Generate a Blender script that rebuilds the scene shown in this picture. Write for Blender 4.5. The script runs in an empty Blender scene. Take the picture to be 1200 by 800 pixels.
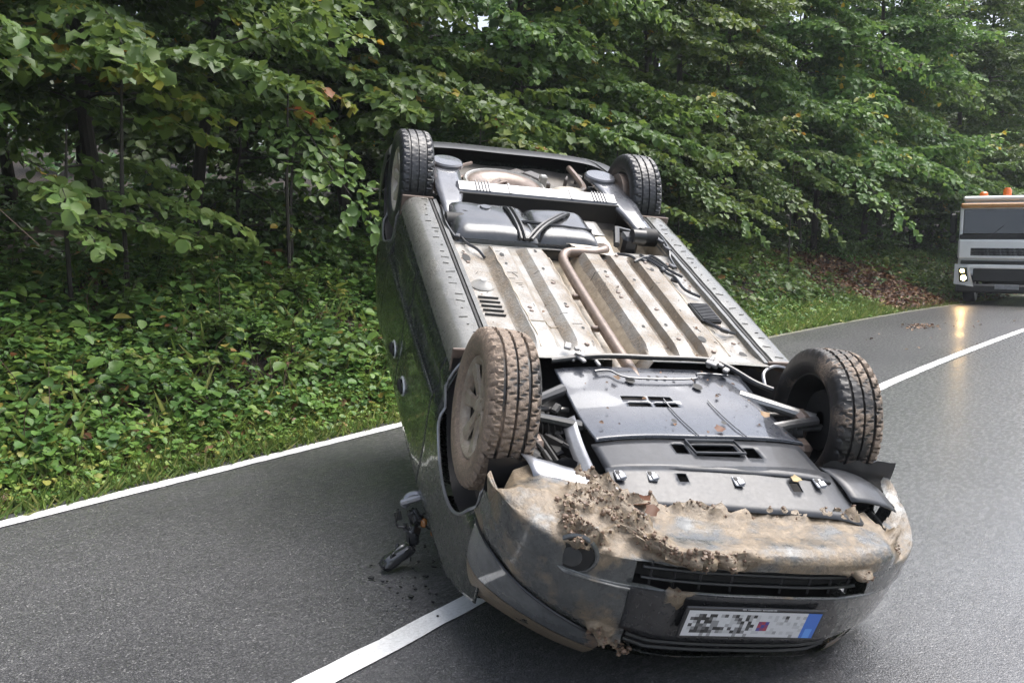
import bpy, math, random
import numpy as np
from mathutils import Vector, Matrix, noise as mnoise

sc = bpy.context.scene
COL = sc.collection
R_ = math.radians
rng = np.random.default_rng(7)
random.seed(7)

# ------------------------------------------------------------------ camera, sky, sun, exposure
CAM_H = 1.6
cd = bpy.data.cameras.new('camera'); cam = bpy.data.objects.new('camera', cd); COL.objects.link(cam)
cd.sensor_width = 36; cd.lens = 33.0; cd.clip_start = 0.05; cd.clip_end = 900
cam.location = (0, 0, CAM_H); cam.rotation_euler = (math.pi / 2 - math.atan(128 / 1100), 0, 0)
sc.camera = cam
SUN_EL, SUN_AZ = 66, 66          # degrees; azimuth clockwise from +Y (the view direction)
w = bpy.data.worlds.new('World'); sc.world = w; w.use_nodes = True
nt = w.node_tree; bg = nt.nodes['Background']
sky = nt.nodes.new('ShaderNodeTexSky'); sky.sky_type = 'NISHITA'; sky.sun_disc = False
sky.sun_elevation = R_(SUN_EL); sky.sun_rotation = R_(SUN_AZ); sky.dust_density = 6; sky.air_density = 1.0; sky.ozone_density = 3
hs = nt.nodes.new('ShaderNodeHueSaturation'); hs.inputs['Saturation'].default_value = 0.6
nt.links.new(sky.outputs[0], hs.inputs['Color']); nt.links.new(hs.outputs[0], bg.inputs[0])
bg.inputs[1].default_value = 0.15
sl = bpy.data.lights.new('sun', 'SUN'); sl.energy = 1.5; sl.angle = R_(60); sl.color = (1, .985, .96)
so = bpy.data.objects.new('sun', sl); COL.objects.link(so); so.location = (0, 0, 30)
sdir = Vector((math.sin(R_(SUN_AZ)) * math.cos(R_(SUN_EL)), math.cos(R_(SUN_AZ)) * math.cos(R_(SUN_EL)), math.sin(R_(SUN_EL))))
so.rotation_euler = sdir.to_track_quat('Z', 'Y').to_euler()
sc.view_settings.view_transform = 'Standard'; sc.view_settings.look = 'None'
sc.view_settings.exposure = 1.15; sc.view_settings.gamma = 1
sc.cycles.max_bounces = 6; sc.cycles.diffuse_bounces = 3; sc.cycles.glossy_bounces = 3
sc.cycles.transmission_bounces = 4; sc.cycles.transparent_max_bounces = 6
sc.cycles.use_denoising = True
sc.cycles.sample_clamp_indirect = 6

# ------------------------------------------------------------------ materials
def N(nt, t, **k):
    n = nt.nodes.new(t)
    for a, b in k.items():
        if a.startswith('i_'):
            n.inputs[a[2:].replace('_', ' ')].default_value = b
        else: setattr(n, a, b)
    return n
def newmat(name):
    m = bpy.data.materials.new(name); m.use_nodes = True
    return m, m.node_tree, m.node_tree.nodes['Principled BSDF']
def L(nt, a, b): nt.links.new(a, b)
def noise_fac(nt, scale, detail=5, rough=.6, coord=None, dist=0.0, stretch=None):
    tc = coord
    if tc is None:
        t = N(nt, 'ShaderNodeTexCoord'); tc = t.outputs['Object']
    if stretch:
        mp = N(nt, 'ShaderNodeMapping'); mp.inputs['Scale'].default_value = stretch; L(nt, tc, mp.inputs[0]); tc = mp.outputs[0]
    n = N(nt, 'ShaderNodeTexNoise'); n.inputs['Scale'].default_value = scale; n.inputs['Detail'].default_value = detail
    n.inputs['Roughness'].default_value = rough; n.inputs['Distortion'].default_value = dist
    L(nt, tc, n.inputs['Vector']); return n.outputs['Fac']
def ramp(nt, fac, stops):
    r = N(nt, 'ShaderNodeValToRGB'); e = r.color_ramp.elements
    while len(e) < len(stops): e.new(.5)
    for i, (p, c) in enumerate(stops):
        e[i].position = p; e[i].color = (*c, 1) if len(c) == 3 else c
    L(nt, fac, r.inputs[0]); return r.outputs[0]
def g3(v): return (v, v, v)
def mix(nt, fac, a, b):
    m = N(nt, 'ShaderNodeMix', data_type='RGBA')
    if hasattr(fac, 'links'): L(nt, fac, m.inputs[0])
    else: m.inputs[0].default_value = fac
    for s, v in ((6, a), (7, b)):
        if hasattr(v, 'links'): L(nt, v, m.inputs[s])
        else: m.inputs[s].default_value = (*v, 1)
    return m.outputs[2]
def math_(nt, op, a, b=None, c=None, clamp=False):
    m = N(nt, 'ShaderNodeMath', operation=op); m.use_clamp = clamp
    for i, v in enumerate((a, b, c)):
        if v is None: continue
        if hasattr(v, 'links'): L(nt, v, m.inputs[i])
        else: m.inputs[i].default_value = v
    return m.outputs[0]
def bump(nt, h, strength, dist, prev=None):
    b = N(nt, 'ShaderNodeBump'); b.inputs['Strength'].default_value = strength; b.inputs['Distance'].default_value = dist
    L(nt, h, b.inputs['Height'])
    if prev is not None: L(nt, prev, b.inputs['Normal'])
    return b.outputs[0]

MUD = (.235, .155, .10)
def dirty(name, base, rough=.4, metal=0.0, coat=0.0, mud=0.0, mud_col=MUD, mud_scale=9, spec=.5, grain=0.0, wet=0.0, var=.25, mudscale2=60, attr=None, base2=None, mrough=.55):
    """base surface with grain and a noise-broken film of mud; attr names a vertex attribute that adds mud"""
    m, nt, p = newmat(name)
    n1 = noise_fac(nt, mud_scale, 8, .7)
    n2 = noise_fac(nt, mudscale2, 6, .7)
    dark = tuple(c * (1 - var) for c in base); lite = tuple(min(1, c * (1 + var)) for c in (base2 or base))
    col = ramp(nt, noise_fac(nt, 22, 6, .65), [(.3, dark), (.7, lite)])
    amt = math_(nt, 'ADD', math_(nt, 'MULTIPLY', n1, 1.3), math_(nt, 'MULTIPLY', n2, .5))
    amt = math_(nt, 'ADD', amt, mud - 1.4)
    if attr:
        a = N(nt, 'ShaderNodeAttribute', attribute_name=attr)
        amt = math_(nt, 'ADD', amt, math_(nt, 'MULTIPLY', a.outputs['Fac'], 1.35))
    f = math_(nt, 'MULTIPLY', amt, 2.2, clamp=True)
    mc = ramp(nt, n2, [(.3, tuple(c * .6 for c in mud_col)), (.55, mud_col), (.75, tuple(min(1, c * 1.55) for c in mud_col))])
    L(nt, mix(nt, f, col, mc), p.inputs['Base Color'])
    rr = math_(nt, 'ADD', math_(nt, 'MULTIPLY', f, mrough - rough), rough)
    rr = math_(nt, 'ADD', rr, math_(nt, 'MULTIPLY', math_(nt, 'SUBTRACT', n2, .5), .35))
    L(nt, rr, p.inputs['Roughness'])
    if metal: L(nt, math_(nt, 'MULTIPLY', math_(nt, 'SUBTRACT', 1.0, f), metal), p.inputs['Metallic'])
    if coat: L(nt, math_(nt, 'MULTIPLY', math_(nt, 'SUBTRACT', 1.0, f), coat), p.inputs['Coat Weight']); p.inputs['Coat Roughness'].default_value = .04
    p.inputs['Specular IOR Level'].default_value = spec
    b = bump(nt, math_(nt, 'MULTIPLY', n2, f), .6, .012)
    if grain: b = bump(nt, noise_fac(nt, 180, 4, .6), grain, .002, b)
    L(nt, b, p.inputs['Normal'])
    return m
def plain(name, col, rough=.5, metal=0, coat=0, var=.12, scale=30, bmp=.1):
    m, nt, p = newmat(name)
    f = noise_fac(nt, scale, 5, .6)
    L(nt, ramp(nt, f, [(.3, tuple(c * (1 - var) for c in col)), (.7, tuple(min(1, c * (1 + var)) for c in col))]), p.inputs['Base Color'])
    p.inputs['Roughness'].default_value = rough; p.inputs['Metallic'].default_value = metal; p.inputs['Coat Weight'].default_value = coat
    if bmp: L(nt, bump(nt, f, bmp, .01), p.inputs['Normal'])
    return m

M = {}
M['paint'] = dirty('green_black_paint', (.030, .035, .032), .27, .25, .42, mud=.10, mud_scale=5, mud_col=(.09, .085, .075))
M['bumper'] = dirty('muddy_bumper_paint', (.075, .078, .075), .28, .2, .6, mud=.2, attr='mud', mud_col=(.215, .166, .112), mud_scale=9, mudscale2=34, mrough=.36)
M['mud'] = dirty('clay_mud', (.13, .082, .052), .45, mud=.4, mud_col=(.19, .125, .082), mudscale2=90, grain=.4, var=.45, mrough=.42)
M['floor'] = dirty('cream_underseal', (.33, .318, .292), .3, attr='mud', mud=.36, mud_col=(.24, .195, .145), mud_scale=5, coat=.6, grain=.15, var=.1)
M['tunnel'] = dirty('tan_dirty_underseal', (.36, .30, .22), .4, mud=.45, mud_col=(.27, .20, .135), coat=.3, grain=.15)
M['sill'] = dirty('dirty_sill', (.12, .118, .105), .3, mud=.42, mud_col=(.10, .085, .065), coat=.5, mud_scale=4)
M['tray'] = dirty('wet_black_tray', (.024, .026, .031), .42, mud=.22, mud_col=(.14, .13, .12), mudscale2=70, coat=.22, grain=.06, mud_scale=5, var=.35)
M['tray_dusty'] = dirty('wet_dusty_tray', (.040, .044, .055), .3, mud=.12, mud_col=(.17, .165, .16), mudscale2=45, coat=1.0, grain=.05, mud_scale=4, var=.22)
M['black'] = dirty('black_plastic', (.014, .014, .015), .35, mud=.05, coat=.2, mud_col=(.10, .08, .06))
M['plate_black'] = dirty('dirty_black_trim', (.018, .018, .019), .3, mud=.16, coat=.3, mud_col=(.13, .10, .075), mud_scale=4)
M['boot'] = dirty('dirty_boot_floor', (.17, .155, .135), .4, mud=.4, mud_col=(.10, .08, .06), coat=.4)
M['grime'] = dirty('grimy_brown_metal', (.06, .05, .042), .45, mud=.3, mud_col=(.13, .095, .065), coat=.3)
M['void'] = dirty('grimy_black_metal', (.010, .0095, .009), .6, mud=.12, mud_col=(.05, .04, .03))
M['tank'] = dirty('wet_fuel_tank', (.035, .036, .038), .2, mud=.16, coat=1.0, mud_col=(.12, .10, .08)); M['tank'].node_tree.nodes['Principled BSDF'].inputs['Coat Roughness'].default_value = .16
M['beam'] = plain('wet_axle_beam', (.10, .103, .115), .25, 0, .8, .3, 8, .12)
M['steel'] = dirty('dull_steel', (.30, .29, .28), .35, .7, mud=.3, mud_col=(.17, .125, .09))
M['rust'] = dirty('rusty_pipe', (.20, .15, .12), .4, .35, mud=.35, mud_col=(.17, .10, .065), coat=.3)
M['rubber'] = dirty('wet_tyre_rubber', (.020, .020, .022), .42, mud=.0, mud_col=(.09, .08, .07), grain=.2, coat=.25)
M['rubber_mud'] = dirty('muddy_tyre_rubber', (.022, .020, .019), .42, mud=.20, attr='mud', mud_col=(.235, .175, .128), mud_scale=6, grain=.3)
M['rim'] = dirty('silver_wheel_paint', (.44, .40, .33), .35, .1, mud=.58, mud_col=(.25, .185, .13), coat=.4)
M['rim_mud'] = dirty('mud_caked_wheel_paint', (.36, .31, .24), .4, .05, mud=.72, mud_col=(.235, .175, .125), coat=.2)
M['chrome'] = plain('bright_metal', (.62, .63, .65), .18, 1.0, 0, .1)
M['handle'] = plain('pale_handle', (.62, .63, .64), .3, .1, .6, .1)
M['silver'] = plain('galvanised_metal', (.24, .245, .26), .30, .5, .4, .25, 9, .25)
M['glass'] = plain('dark_glass', (.012, .015, .015), .06, 0, 1, .1, bmp=0)
M['lens'] = dirty('scuffed_lens', (.12, .125, .125), .12, .1, 1, mud=.2, mud_col=(.25, .17, .11), attr='mud')
M['red'] = plain('red_lens', (.35, .015, .018), .15, 0, 1)
M['cable'] = plain('cable_black', (.015, .015, .016), .3, 0, .5)
M['shield'] = dirty('crumpled_heat_shield', (.55, .50, .42), .4, .3, mud=.3, mud_col=(.34, .26, .18))

for k in ('tray', 'tray_dusty', 'beam', 'tank'): M[k].node_tree.nodes['Principled BSDF'].inputs['Coat IOR'].default_value = 1.45

# ------------------------------------------------------------------ mesh helpers
def mesh(name, v, f, mat=None, smooth=True, attr=None, sharp=None):
    me = bpy.data.meshes.new(name)
    me.from_pydata([tuple(map(float, p)) for p in v], [], [tuple(q) for q in f])
    if mat: me.materials.append(mat)
    if smooth: me.polygons.foreach_set('use_smooth', [True] * len(me.polygons))
    if attr:
        for k, a in attr.items():
            at = me.attributes.new(k, 'FLOAT', 'POINT'); at.data.foreach_set('value', np.asarray(a, dtype=np.float32))
    if smooth and sharp: me.set_sharp_from_angle(angle=R_(sharp))
    me.update(); return me
def put(name, me, parent=None, **props):
    o = bpy.data.objects.new(name, me); COL.objects.link(o)
    if parent: o.parent = parent
    for k, v in props.items(): o[k] = v
    return o
def thing(name, label, cat, loc=(0, 0, 0), rz=0, group=None):
    o = bpy.data.objects.new(name, None); COL.objects.link(o); o.empty_display_size = .2
    o.location = loc; o.rotation_euler = (0, 0, rz); o['label'] = label; o['category'] = cat
    if group: o['group'] = group
    return o
def tag(o, label, cat, group=None):
    o['label'] = label; o['category'] = cat
    if group: o['group'] = group
    return o
class MB:
    def __init__(s): s.v = []; s.f = []
    def add(s, v, f):
        n = len(s.v); s.v += [tuple(p) for p in v]; s.f += [tuple(i + n for i in q) for q in f]; return s
    def box(s, c, d, rot=None, taper=1.0):
        x, y, z = d[0] / 2, d[1] / 2, d[2] / 2
        P = [Vector((a * x * (taper if e > 0 else 1), b * y * (taper if e > 0 else 1), e * z)) for e in (-1, 1) for b in (-1, 1) for a in (-1, 1)]
        if rot is not None: P = [rot @ p for p in P]
        P = [p + Vector(c) for p in P]
        return s.add(P, [(0, 2, 3, 1), (4, 5, 7, 6), (0, 1, 5, 4), (2, 6, 7, 3), (0, 4, 6, 2), (1, 3, 7, 5)])
    def rbox(s, c, d, r=.01, rot=None):
        """box with chamfered edges"""
        x, y, z = d[0] / 2, d[1] / 2, d[2] / 2; r = min(r, x * .9, y * .9, z * .9)
        V = []; idx = {}
        for sx in (-1, 1):
            for sy in (-1, 1):
                for sz in (-1, 1):
                    for k in range(3):
                        p = [sx * x, sy * y, sz * z]
                        for j in range(3):
                            if j != k: p[j] -= (sx, sy, sz)[j] * r
                        idx[(sx, sy, sz, k)] = len(V); V.append(Vector(p))
        F = []
        for k in range(3):
            a, b = [(1, 2), (2, 0), (0, 1)][k]
            for sg in (-1, 1):
                q = []
                for (sa, sb) in ((-1, -1), (1, -1), (1, 1), (-1, 1)):
                    t = [0, 0, 0]; t[k] = sg; t[a] = sa; t[b] = sb; q.append(idx[(*t, k)])
                F.append(q if sg > 0 else q[::-1])
        for k in range(3):
            a, b = [(1, 2), (2, 0), (0, 1)][k]
            for sa in (-1, 1):
                for sb in (-1, 1):
                    def I(sk, kk):
                        t = [0, 0, 0]; t[k] = sk; t[a] = sa; t[b] = sb; return idx[(*t, kk)]
                    q = [I(-1, a), I(1, a), I(1, b), I(-1, b)]
                    F.append(q if sa * sb < 0 else q[::-1])
        for sx in (-1, 1):
            for sy in (-1, 1):
                for sz in (-1, 1):
                    q = [idx[(sx, sy, sz, k)] for k in range(3)]
                    F.append(q if sx * sy * sz > 0 else q[::-1])
        if rot is not None: V = [rot @ p for p in V]
        return s.add([p + Vector(c) for p in V], F)
    def tube(s, pts, r, n=8, cap=True):
        pts = [Vector(p) for p in pts]; rs = r if hasattr(r, '__len__') else [r] * len(pts)
        V = []; F = []; up = Vector((.13, .21, 1)).normalized()
        for i, p in enumerate(pts):
            t = (pts[min(i + 1, len(pts) - 1)] - pts[max(i - 1, 0)]).normalized()
            a = t.cross(up)
            if a.length < .05: a = t.cross(Vector((1, 0, 0)))
            a.normalize(); b = t.cross(a)
            for k in range(n):
                an = 2 * math.pi * k / n
                V.append(p + (a * math.cos(an) + b * math.sin(an)) * rs[i])
        for i in range(len(pts) - 1):
            for k in range(n):
                F.append((i * n + k, i * n + (k + 1) % n, (i + 1) * n + (k + 1) % n, (i + 1) * n + k))
        if cap: F.append(tuple(range(n))[::-1]); F.append(tuple(range((len(pts) - 1) * n, len(pts) * n)))
        return s.add(V, F)
    def lathe(s, prof, n=48, axis='y', c=(0, 0, 0)):
        """prof: (radius, along) pairs"""
        V = []; F = []; k = len(prof)
        for i in range(n):
            a = 2 * math.pi * i / n
            for r, h in prof:
                p = {'y': (r * math.cos(a), h, r * math.sin(a)), 'z': (r * math.cos(a), r * math.sin(a), h), 'x': (h, r * math.cos(a), r * math.sin(a))}[axis]
                V.append(Vector(p) + Vector(c))
        for i in range(n):
            j = (i + 1) % n
            for q in range(k - 1): F.append((i * k + q, i * k + q + 1, j * k + q + 1, j * k + q))
        return s.add(V, F)
    def m(s, name, mat, smooth=True, sharp=35): return mesh(name, s.v, s.f, mat, smooth, None, sharp)
    def obj(s, name, mat, parent=None, smooth=True, sharp=35, **k): return put(name, s.m(name, mat, smooth, sharp), parent, **k)
def islands(b):
    par = list(range(len(b.v)))
    def fd(i):
        while par[i] != i: par[i] = par[par[i]]; i = par[i]
        return i
    for q in b.f:
        r = fd(q[0])
        for i in q[1:]: par[fd(i)] = r
    out = {}
    for q in b.f: out.setdefault(fd(q[0]), []).append(q)
    for fs in out.values():
        ids = sorted({i for q in fs for i in q}); mp = {k: i for i, k in enumerate(ids)}
        c = MB(); c.v = [b.v[i] for i in ids]; c.f = [tuple(mp[i] for i in q) for q in fs]; yield c
def split(b, name, mat, parent, smooth=True):
    for c in islands(b): c.obj(name, mat, parent, smooth)
def curve_pts(P, n):
    """Catmull-Rom through P"""
    P = [Vector(p) for p in P]; out = []; m = len(P) - 1
    for i in range(n):
        t = i / (n - 1) * m; k = min(int(t), m - 1); u = t - k
        a, b, c, d = P[max(k - 1, 0)], P[k], P[k + 1], P[min(k + 2, m)]
        out.append(.5 * ((2 * b) + (c - a) * u + (2 * a - 5 * b + 4 * c - d) * u * u + (3 * b - a - 3 * c + d) * u ** 3))
    return out
def grid(fn, U, V, keep=None):
    v = [fn(a, b) for a in U for b in V]; nv = len(V); f = []
    for i in range(len(U) - 1):
        for j in range(nv - 1):
            if keep and not keep((U[i] + U[i + 1]) / 2, (V[j] + V[j + 1]) / 2): continue
            f.append((i * nv + j, i * nv + j + 1, (i + 1) * nv + j + 1, (i + 1) * nv + j))
    return v, f
def fbm(p, oct=4):
    return mnoise.fractal(Vector(p), .9, 2.1, oct)
def lin(a, b, n): return [a + (b - a) * i / (n - 1) for i in range(n)]

# ------------------------------------------------------------------ rain haze
m, nt, p = newmat('rain_haze'); nt.nodes.remove(p)
pv = N(nt, 'ShaderNodeVolumePrincipled'); pv.inputs['Color'].default_value = (.85, .9, .95, 1); pv.inputs['Density'].default_value = .0008
L(nt, pv.outputs[0], nt.nodes['Material Output'].inputs['Volume'])
HB = MB(); HB.box((0, 0, 8), (900, 900, 30)); put('haze', HB.m('haze', m, False), kind='stuff')

# ------------------------------------------------------------------ road frame: s along the road, o to the left of the camera's own line
DR = np.array([.572, .820]); NR = np.array([-.82, .572])
O_C, O_L, O_R = 2.41, 5.20, -.38          # centre line, left edge line, right edge line
def shift(s):
    t = np.asarray(s, float) - 9.9
    a = .058 * np.log1p(np.exp(np.clip(t * 1.6, -40, 40))) / 1.6
    return a + .006 * np.maximum(0, np.asarray(s, float) - 27) ** 2 * (np.asarray(s, float) < 60) + (np.asarray(s, float) >= 60) * (.006 * 33 ** 2 + .4 * (np.asarray(s, float) - 60))
def zr(s): return -.001 * np.minimum(np.maximum(0, np.asarray(s, float) - 11), 19) ** 2
def rp(s, o):
    """world x, y of road coordinates"""
    s = np.asarray(s, float); e = .05
    sl_ = (shift(s + e) - shift(s - e)) / (2 * e)
    c = 1 / np.sqrt(1 + sl_ ** 2)
    lat = np.asarray(o, float) * c - shift(s); lon = s + np.asarray(o, float) * sl_ * c
    return lon[..., None] * DR + lat[..., None] * NR
def bank_z(d):
    d = np.asarray(d, float)
    t = np.clip((d - .12) / 2.5, 0, 1)
    z = 1.15 * (t ** 1.1)
    z = z + np.clip(d - 2.62, 0, 60) * .09 + np.clip(d - 14, 0, 60) * .05
    return np.where(d > 0, z, 0)
def wav(x, y):
    return (np.sin(x * 1.7 + y * .6) * .5 + np.sin(x * .61 - y * 1.3 + 1) * .7 + np.sin(x * 3.9 + y * 2.7) * .25 + np.sin(x * 7.3 - y * 5.1) * .12)
def ground_z(s, o):
    d = np.asarray(o, float) - (O_L + .15)
    z = zr(s) + bank_z(d) + wav(np.asarray(s, float), o) * .07 * np.clip(d / 1.2, 0, 1)
    r = -.75 - np.asarray(o, float)
    return z - .03 * (np.abs(d) < 99) + np.where(r > 0, -.05 * np.clip(r, 0, 2) + wav(s, o) * .03 * np.clip(r, 0, 1), 0)
def gp(s, o):
    p = rp(s, o); return np.concatenate([p, np.asarray(ground_z(s, o))[..., None]], -1)

# ground: one sheet out to the horizon
so_ = np.concatenate([np.linspace(-400, -20, 16), np.linspace(-16, 40, 150), np.linspace(44, 120, 12), np.linspace(160, 400, 4)])
oo_ = np.concatenate([[-400, -200, -100, -50, -20, -8, -4, -2, -1.2, -.75], np.linspace(-.6, 5.2, 8), np.linspace(5.3, 9, 32), np.linspace(9.4, 16, 14), [20, 26, 34, 45, 60, 80, 140, 300]])
S_, O_ = np.meshgrid(so_, oo_, indexing='ij'); P_ = gp(S_, O_)
nv = len(oo_)
gf = [(i * nv + j, (i + 1) * nv + j, (i + 1) * nv + j + 1, i * nv + j + 1) for i in range(len(so_) - 1) for j in range(nv - 1)]
m, nt, p = newmat('forest_floor')
tcn = N(nt, 'ShaderNodeTexCoord').outputs['Object']
a = N(nt, 'ShaderNodeAttribute', attribute_name='lat').outputs['Fac']
soil = ramp(nt, noise_fac(nt, 9, 8, .75), [(.3, (.010, .007, .004)), (.5, (.022, .014, .009)), (.62, (.050, .029, .016)), (.75, (.015, .010, .006))])
gr = ramp(nt, noise_fac(nt, 14, 8, .7), [(.3, (.02, .035, .010)), (.6, (.045, .075, .022)), (.75, (.07, .085, .03))])
L(nt, mix(nt, a, soil, gr), p.inputs['Base Color']); p.inputs['Roughness'].default_value = .75
L(nt, bump(nt, noise_fac(nt, 25, 8, .8), .9, .05), p.inputs['Normal'])
M['soil'] = m
lat = ((O_ < -.5) | ((O_ > 5.1) & (O_ < 5.75))).astype(float).ravel()
g = put('ground', mesh('ground', P_.reshape(-1, 3), gf, m, True, {'lat': lat}), kind='structure')

# road surface
def road_mat():
    m, nt, p = newmat('wet_asphalt')
    uv = N(nt, 'ShaderNodeUVMap').outputs[0]
    sep = N(nt, 'ShaderNodeSeparateXYZ'); L(nt, uv, sep.inputs[0])
    u, v = sep.outputs[0], sep.outputs[1]
    vo = N(nt, 'ShaderNodeTexVoronoi'); vo.inputs['Scale'].default_value = 135; L(nt, uv, vo.inputs['Vector'])
    sepc = N(nt, 'ShaderNodeSeparateColor'); L(nt, vo.outputs['Color'], sepc.inputs[0])
    stone = ramp(nt, sepc.outputs[0], [(0, (.074, .075, .079)), (.45, (.097, .098, .103)), (.8, (.126, .127, .131)), (.95, (.17, .17, .172)), (1, (.29, .29, .288))])
    edge = ramp(nt, vo.outputs['Distance'], [(.25, g3(1)), (.65, g3(.58))])
    col = mix(nt, .85, stone, stone)
    mm = N(nt, 'ShaderNodeMix', data_type='RGBA', blend_type='MULTIPLY'); mm.inputs[0].default_value = 1
    L(nt, stone, mm.inputs[6]); L(nt, edge, mm.inputs[7]); col = mm.outputs[2]
    big = noise_fac(nt, .55, 6, .65, uv, .4)
    mm2 = N(nt, 'ShaderNodeMix', data_type='RGBA', blend_type='MULTIPLY'); mm2.inputs[0].default_value = 1
    L(nt, col, mm2.inputs[6]); L(nt, ramp(nt, big, [(.3, (.74, .73, .735)), (.7, (1.22, 1.20, 1.19))]), mm2.inputs[7]); col = mm2.outputs[2]
    # the camera-side lane carries more water than the far one
    wetlane = ramp(nt, math_(nt, 'ADD', v, math_(nt, 'MULTIPLY', math_(nt, 'SUBTRACT', noise_fac(nt, 3, 4, .6, uv), .5), .12)), [(0, g3(0)), (1, g3(1))])
    near = math_(nt, 'LESS_THAN', v, O_C)
    L(nt, col, p.inputs['Base Color'])
    track = noise_fac(nt, 1.0, 5, .6, uv, .3, (.35, 2.2, 1))
    fine = noise_fac(nt, 30, 6, .7, uv, .2, (.5, 1, 1))
    wet = math_(nt, 'ADD', math_(nt, 'MULTIPLY', track, 1.3), math_(nt, 'MULTIPLY', fine, .7))
    dist_ = math_(nt, 'MULTIPLY', math_(nt, 'SUBTRACT', u, 3.5), .28, clamp=True)
    coat = math_(nt, 'MULTIPLY', math_(nt, 'ADD', math_(nt, 'MULTIPLY', near, math_(nt, 'MULTIPLY', dist_, .9)), math_(nt, 'SUBTRACT', wet, .72)), 1.5, clamp=True)
    L(nt, coat, p.inputs['Coat Weight'])
    L(nt, ramp(nt, fine, [(.3, g3(.14)), (.7, g3(.38))]), p.inputs['Coat Roughness'])
    p.inputs['Coat IOR'].default_value = 1.55
    L(nt, math_(nt, 'ADD', math_(nt, 'MULTIPLY', near, -.02), math_(nt, 'ADD', .40, math_(nt, 'MULTIPLY', math_(nt, 'SUBTRACT', fine, .5), .3))), p.inputs['Roughness'])
    L(nt, math_(nt, 'ADD', .25, math_(nt, 'MULTIPLY', near, .40)), p.inputs['Specular IOR Level'])
    h = math_(nt, 'MULTIPLY', vo.outputs['Distance'], -1.0)
    b = bump(nt, h, .55, .004); b = bump(nt, noise_fac(nt, 6, 4, .6, uv, 0, (.6, 1, 1)), .12, .03, b)
    L(nt, b, p.inputs['Normal'])
    cb = bump(nt, fine, .12, .01); L(nt, cb, p.inputs['Coat Normal'])
    return m
M['road'] = road_mat()
def strip(name, o0, o1, s0, s1, ns, no, dz, mat, jag=0, props=None, gaps=None):
    S = np.linspace(s0, s1, ns); O = np.linspace(o0, o1, no)
    SS, OO = np.meshgrid(S, O, indexing='ij')
    if jag: OO = OO + (np.random.default_rng(3).normal(0, jag, OO.shape)) * ((OO == o0) | (OO == o1))
    P = rp(SS, OO); Z = zr(SS) + dz
    V = np.concatenate([P, Z[..., None]], -1).reshape(-1, 3)
    F = [(i * no + j, (i + 1) * no + j, (i + 1) * no + j + 1, i * no + j + 1) for i in range(ns - 1) for j in range(no - 1)]
    me = mesh(name, V, F, mat, False)
    uvl = me.uv_layers.new(name='UVMap'); idx = np.zeros(len(me.loops), np.int32); me.loops.foreach_get('vertex_index', idx)
    uvv = np.stack([SS.ravel(), OO.ravel()], -1)[idx]; uvl.data.foreach_set('uv', uvv.ravel().astype(np.float32))
    return put(name, me, **(props or {'kind': 'structure'}))
strip('road', -.62, 5.36, -60, 130, 300, 3, -.006, M['road'])
def line_mat():
    m, nt, p = newmat('road_paint')
    uv = N(nt, 'ShaderNodeUVMap').outputs[0]
    n1 = noise_fac(nt, 60, 6, .75, uv); n2 = noise_fac(nt, 3, 5, .6, uv)
    f = math_(nt, 'ADD', n1, math_(nt, 'MULTIPLY', n2, .5))
    L(nt, ramp(nt, f, [(.47, (.16, .16, .155)), (.60, (.62, .62, .60)), (.8, (.80, .80, .79))]), p.inputs['Base Color'])
    p.inputs['Roughness'].default_value = .42
    L(nt, bump(nt, n1, .4, .004), p.inputs['Normal']); return m
M['line'] = line_mat()
strip('centre_line', O_C - .062, O_C + .062, -60, 130, 1400, 2, .0, M['line'], .0025)
strip('edge_line_left', O_L - .06, O_L + .06, -60, 12.3, 700, 2, .0, M['line'], .003)
strip('edge_line_right', O_R - .06, O_R + .06, -60, 130, 700, 2, .0, M['line'], .003)
m, nt, p = newmat('worn_line'); 
L(nt, ramp(nt, noise_fac(nt, 20, 6, .7), [(.35, (.10, .10, .08)), (.65, (.30, .29, .22))]), p.inputs['Base Color']); p.inputs['Roughness'].default_value = .5
strip('edge_line_far', O_L - .05, O_L + .06, 12.3, 130, 300, 2, .0, m, .006)

# ------------------------------------------------------------------ leaves
def leaf_mat(name, stops, transl=.34, rough=.42):
    m, nt, p = newmat(name)
    a = N(nt, 'ShaderNodeAttribute', attribute_name='tint').outputs['Fac']
    oi = N(nt, 'ShaderNodeObjectInfo').outputs['Random']
    col = ramp(nt, a, stops)
    hv = N(nt, 'ShaderNodeHueSaturation')
    L(nt, math_(nt, 'ADD', .485, math_(nt, 'MULTIPLY', oi, .03)), hv.inputs['Hue'])
    L(nt, math_(nt, 'ADD', .8, math_(nt, 'MULTIPLY', oi, .4)), hv.inputs['Value']); L(nt, col, hv.inputs['Color'])
    L(nt, hv.outputs[0], p.inputs['Base Color']); p.inputs['Roughness'].default_value = rough; p.inputs['Specular IOR Level'].default_value = .32
    tr = N(nt, 'ShaderNodeBsdfTranslucent')
    h2 = N(nt, 'ShaderNodeHueSaturation'); h2.inputs['Value'].default_value = 1.5; h2.inputs['Hue'].default_value = .48; L(nt, hv.outputs[0], h2.inputs['Color']); L(nt, h2.outputs[0], tr.inputs[0])
    mx = N(nt, 'ShaderNodeMixShader'); mx.inputs[0].default_value = transl
    L(nt, p.outputs[0], mx.inputs[1]); L(nt, tr.outputs[0], mx.inputs[2]); L(nt, mx.outputs[0], nt.nodes['Material Output'].inputs[0])
    return m
GREEN = [(0, (.040, .080, .024)), (.35, (.074, .140, .035)), (.7, (.125, .198, .042)), (.9, (.18, .235, .045)), (.955, (.20, .20, .035)), (.975, (.42, .30, .04)), (1, (.30, .13, .03))]
M['leaf'] = leaf_mat('wet_green_leaf', GREEN)
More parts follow.
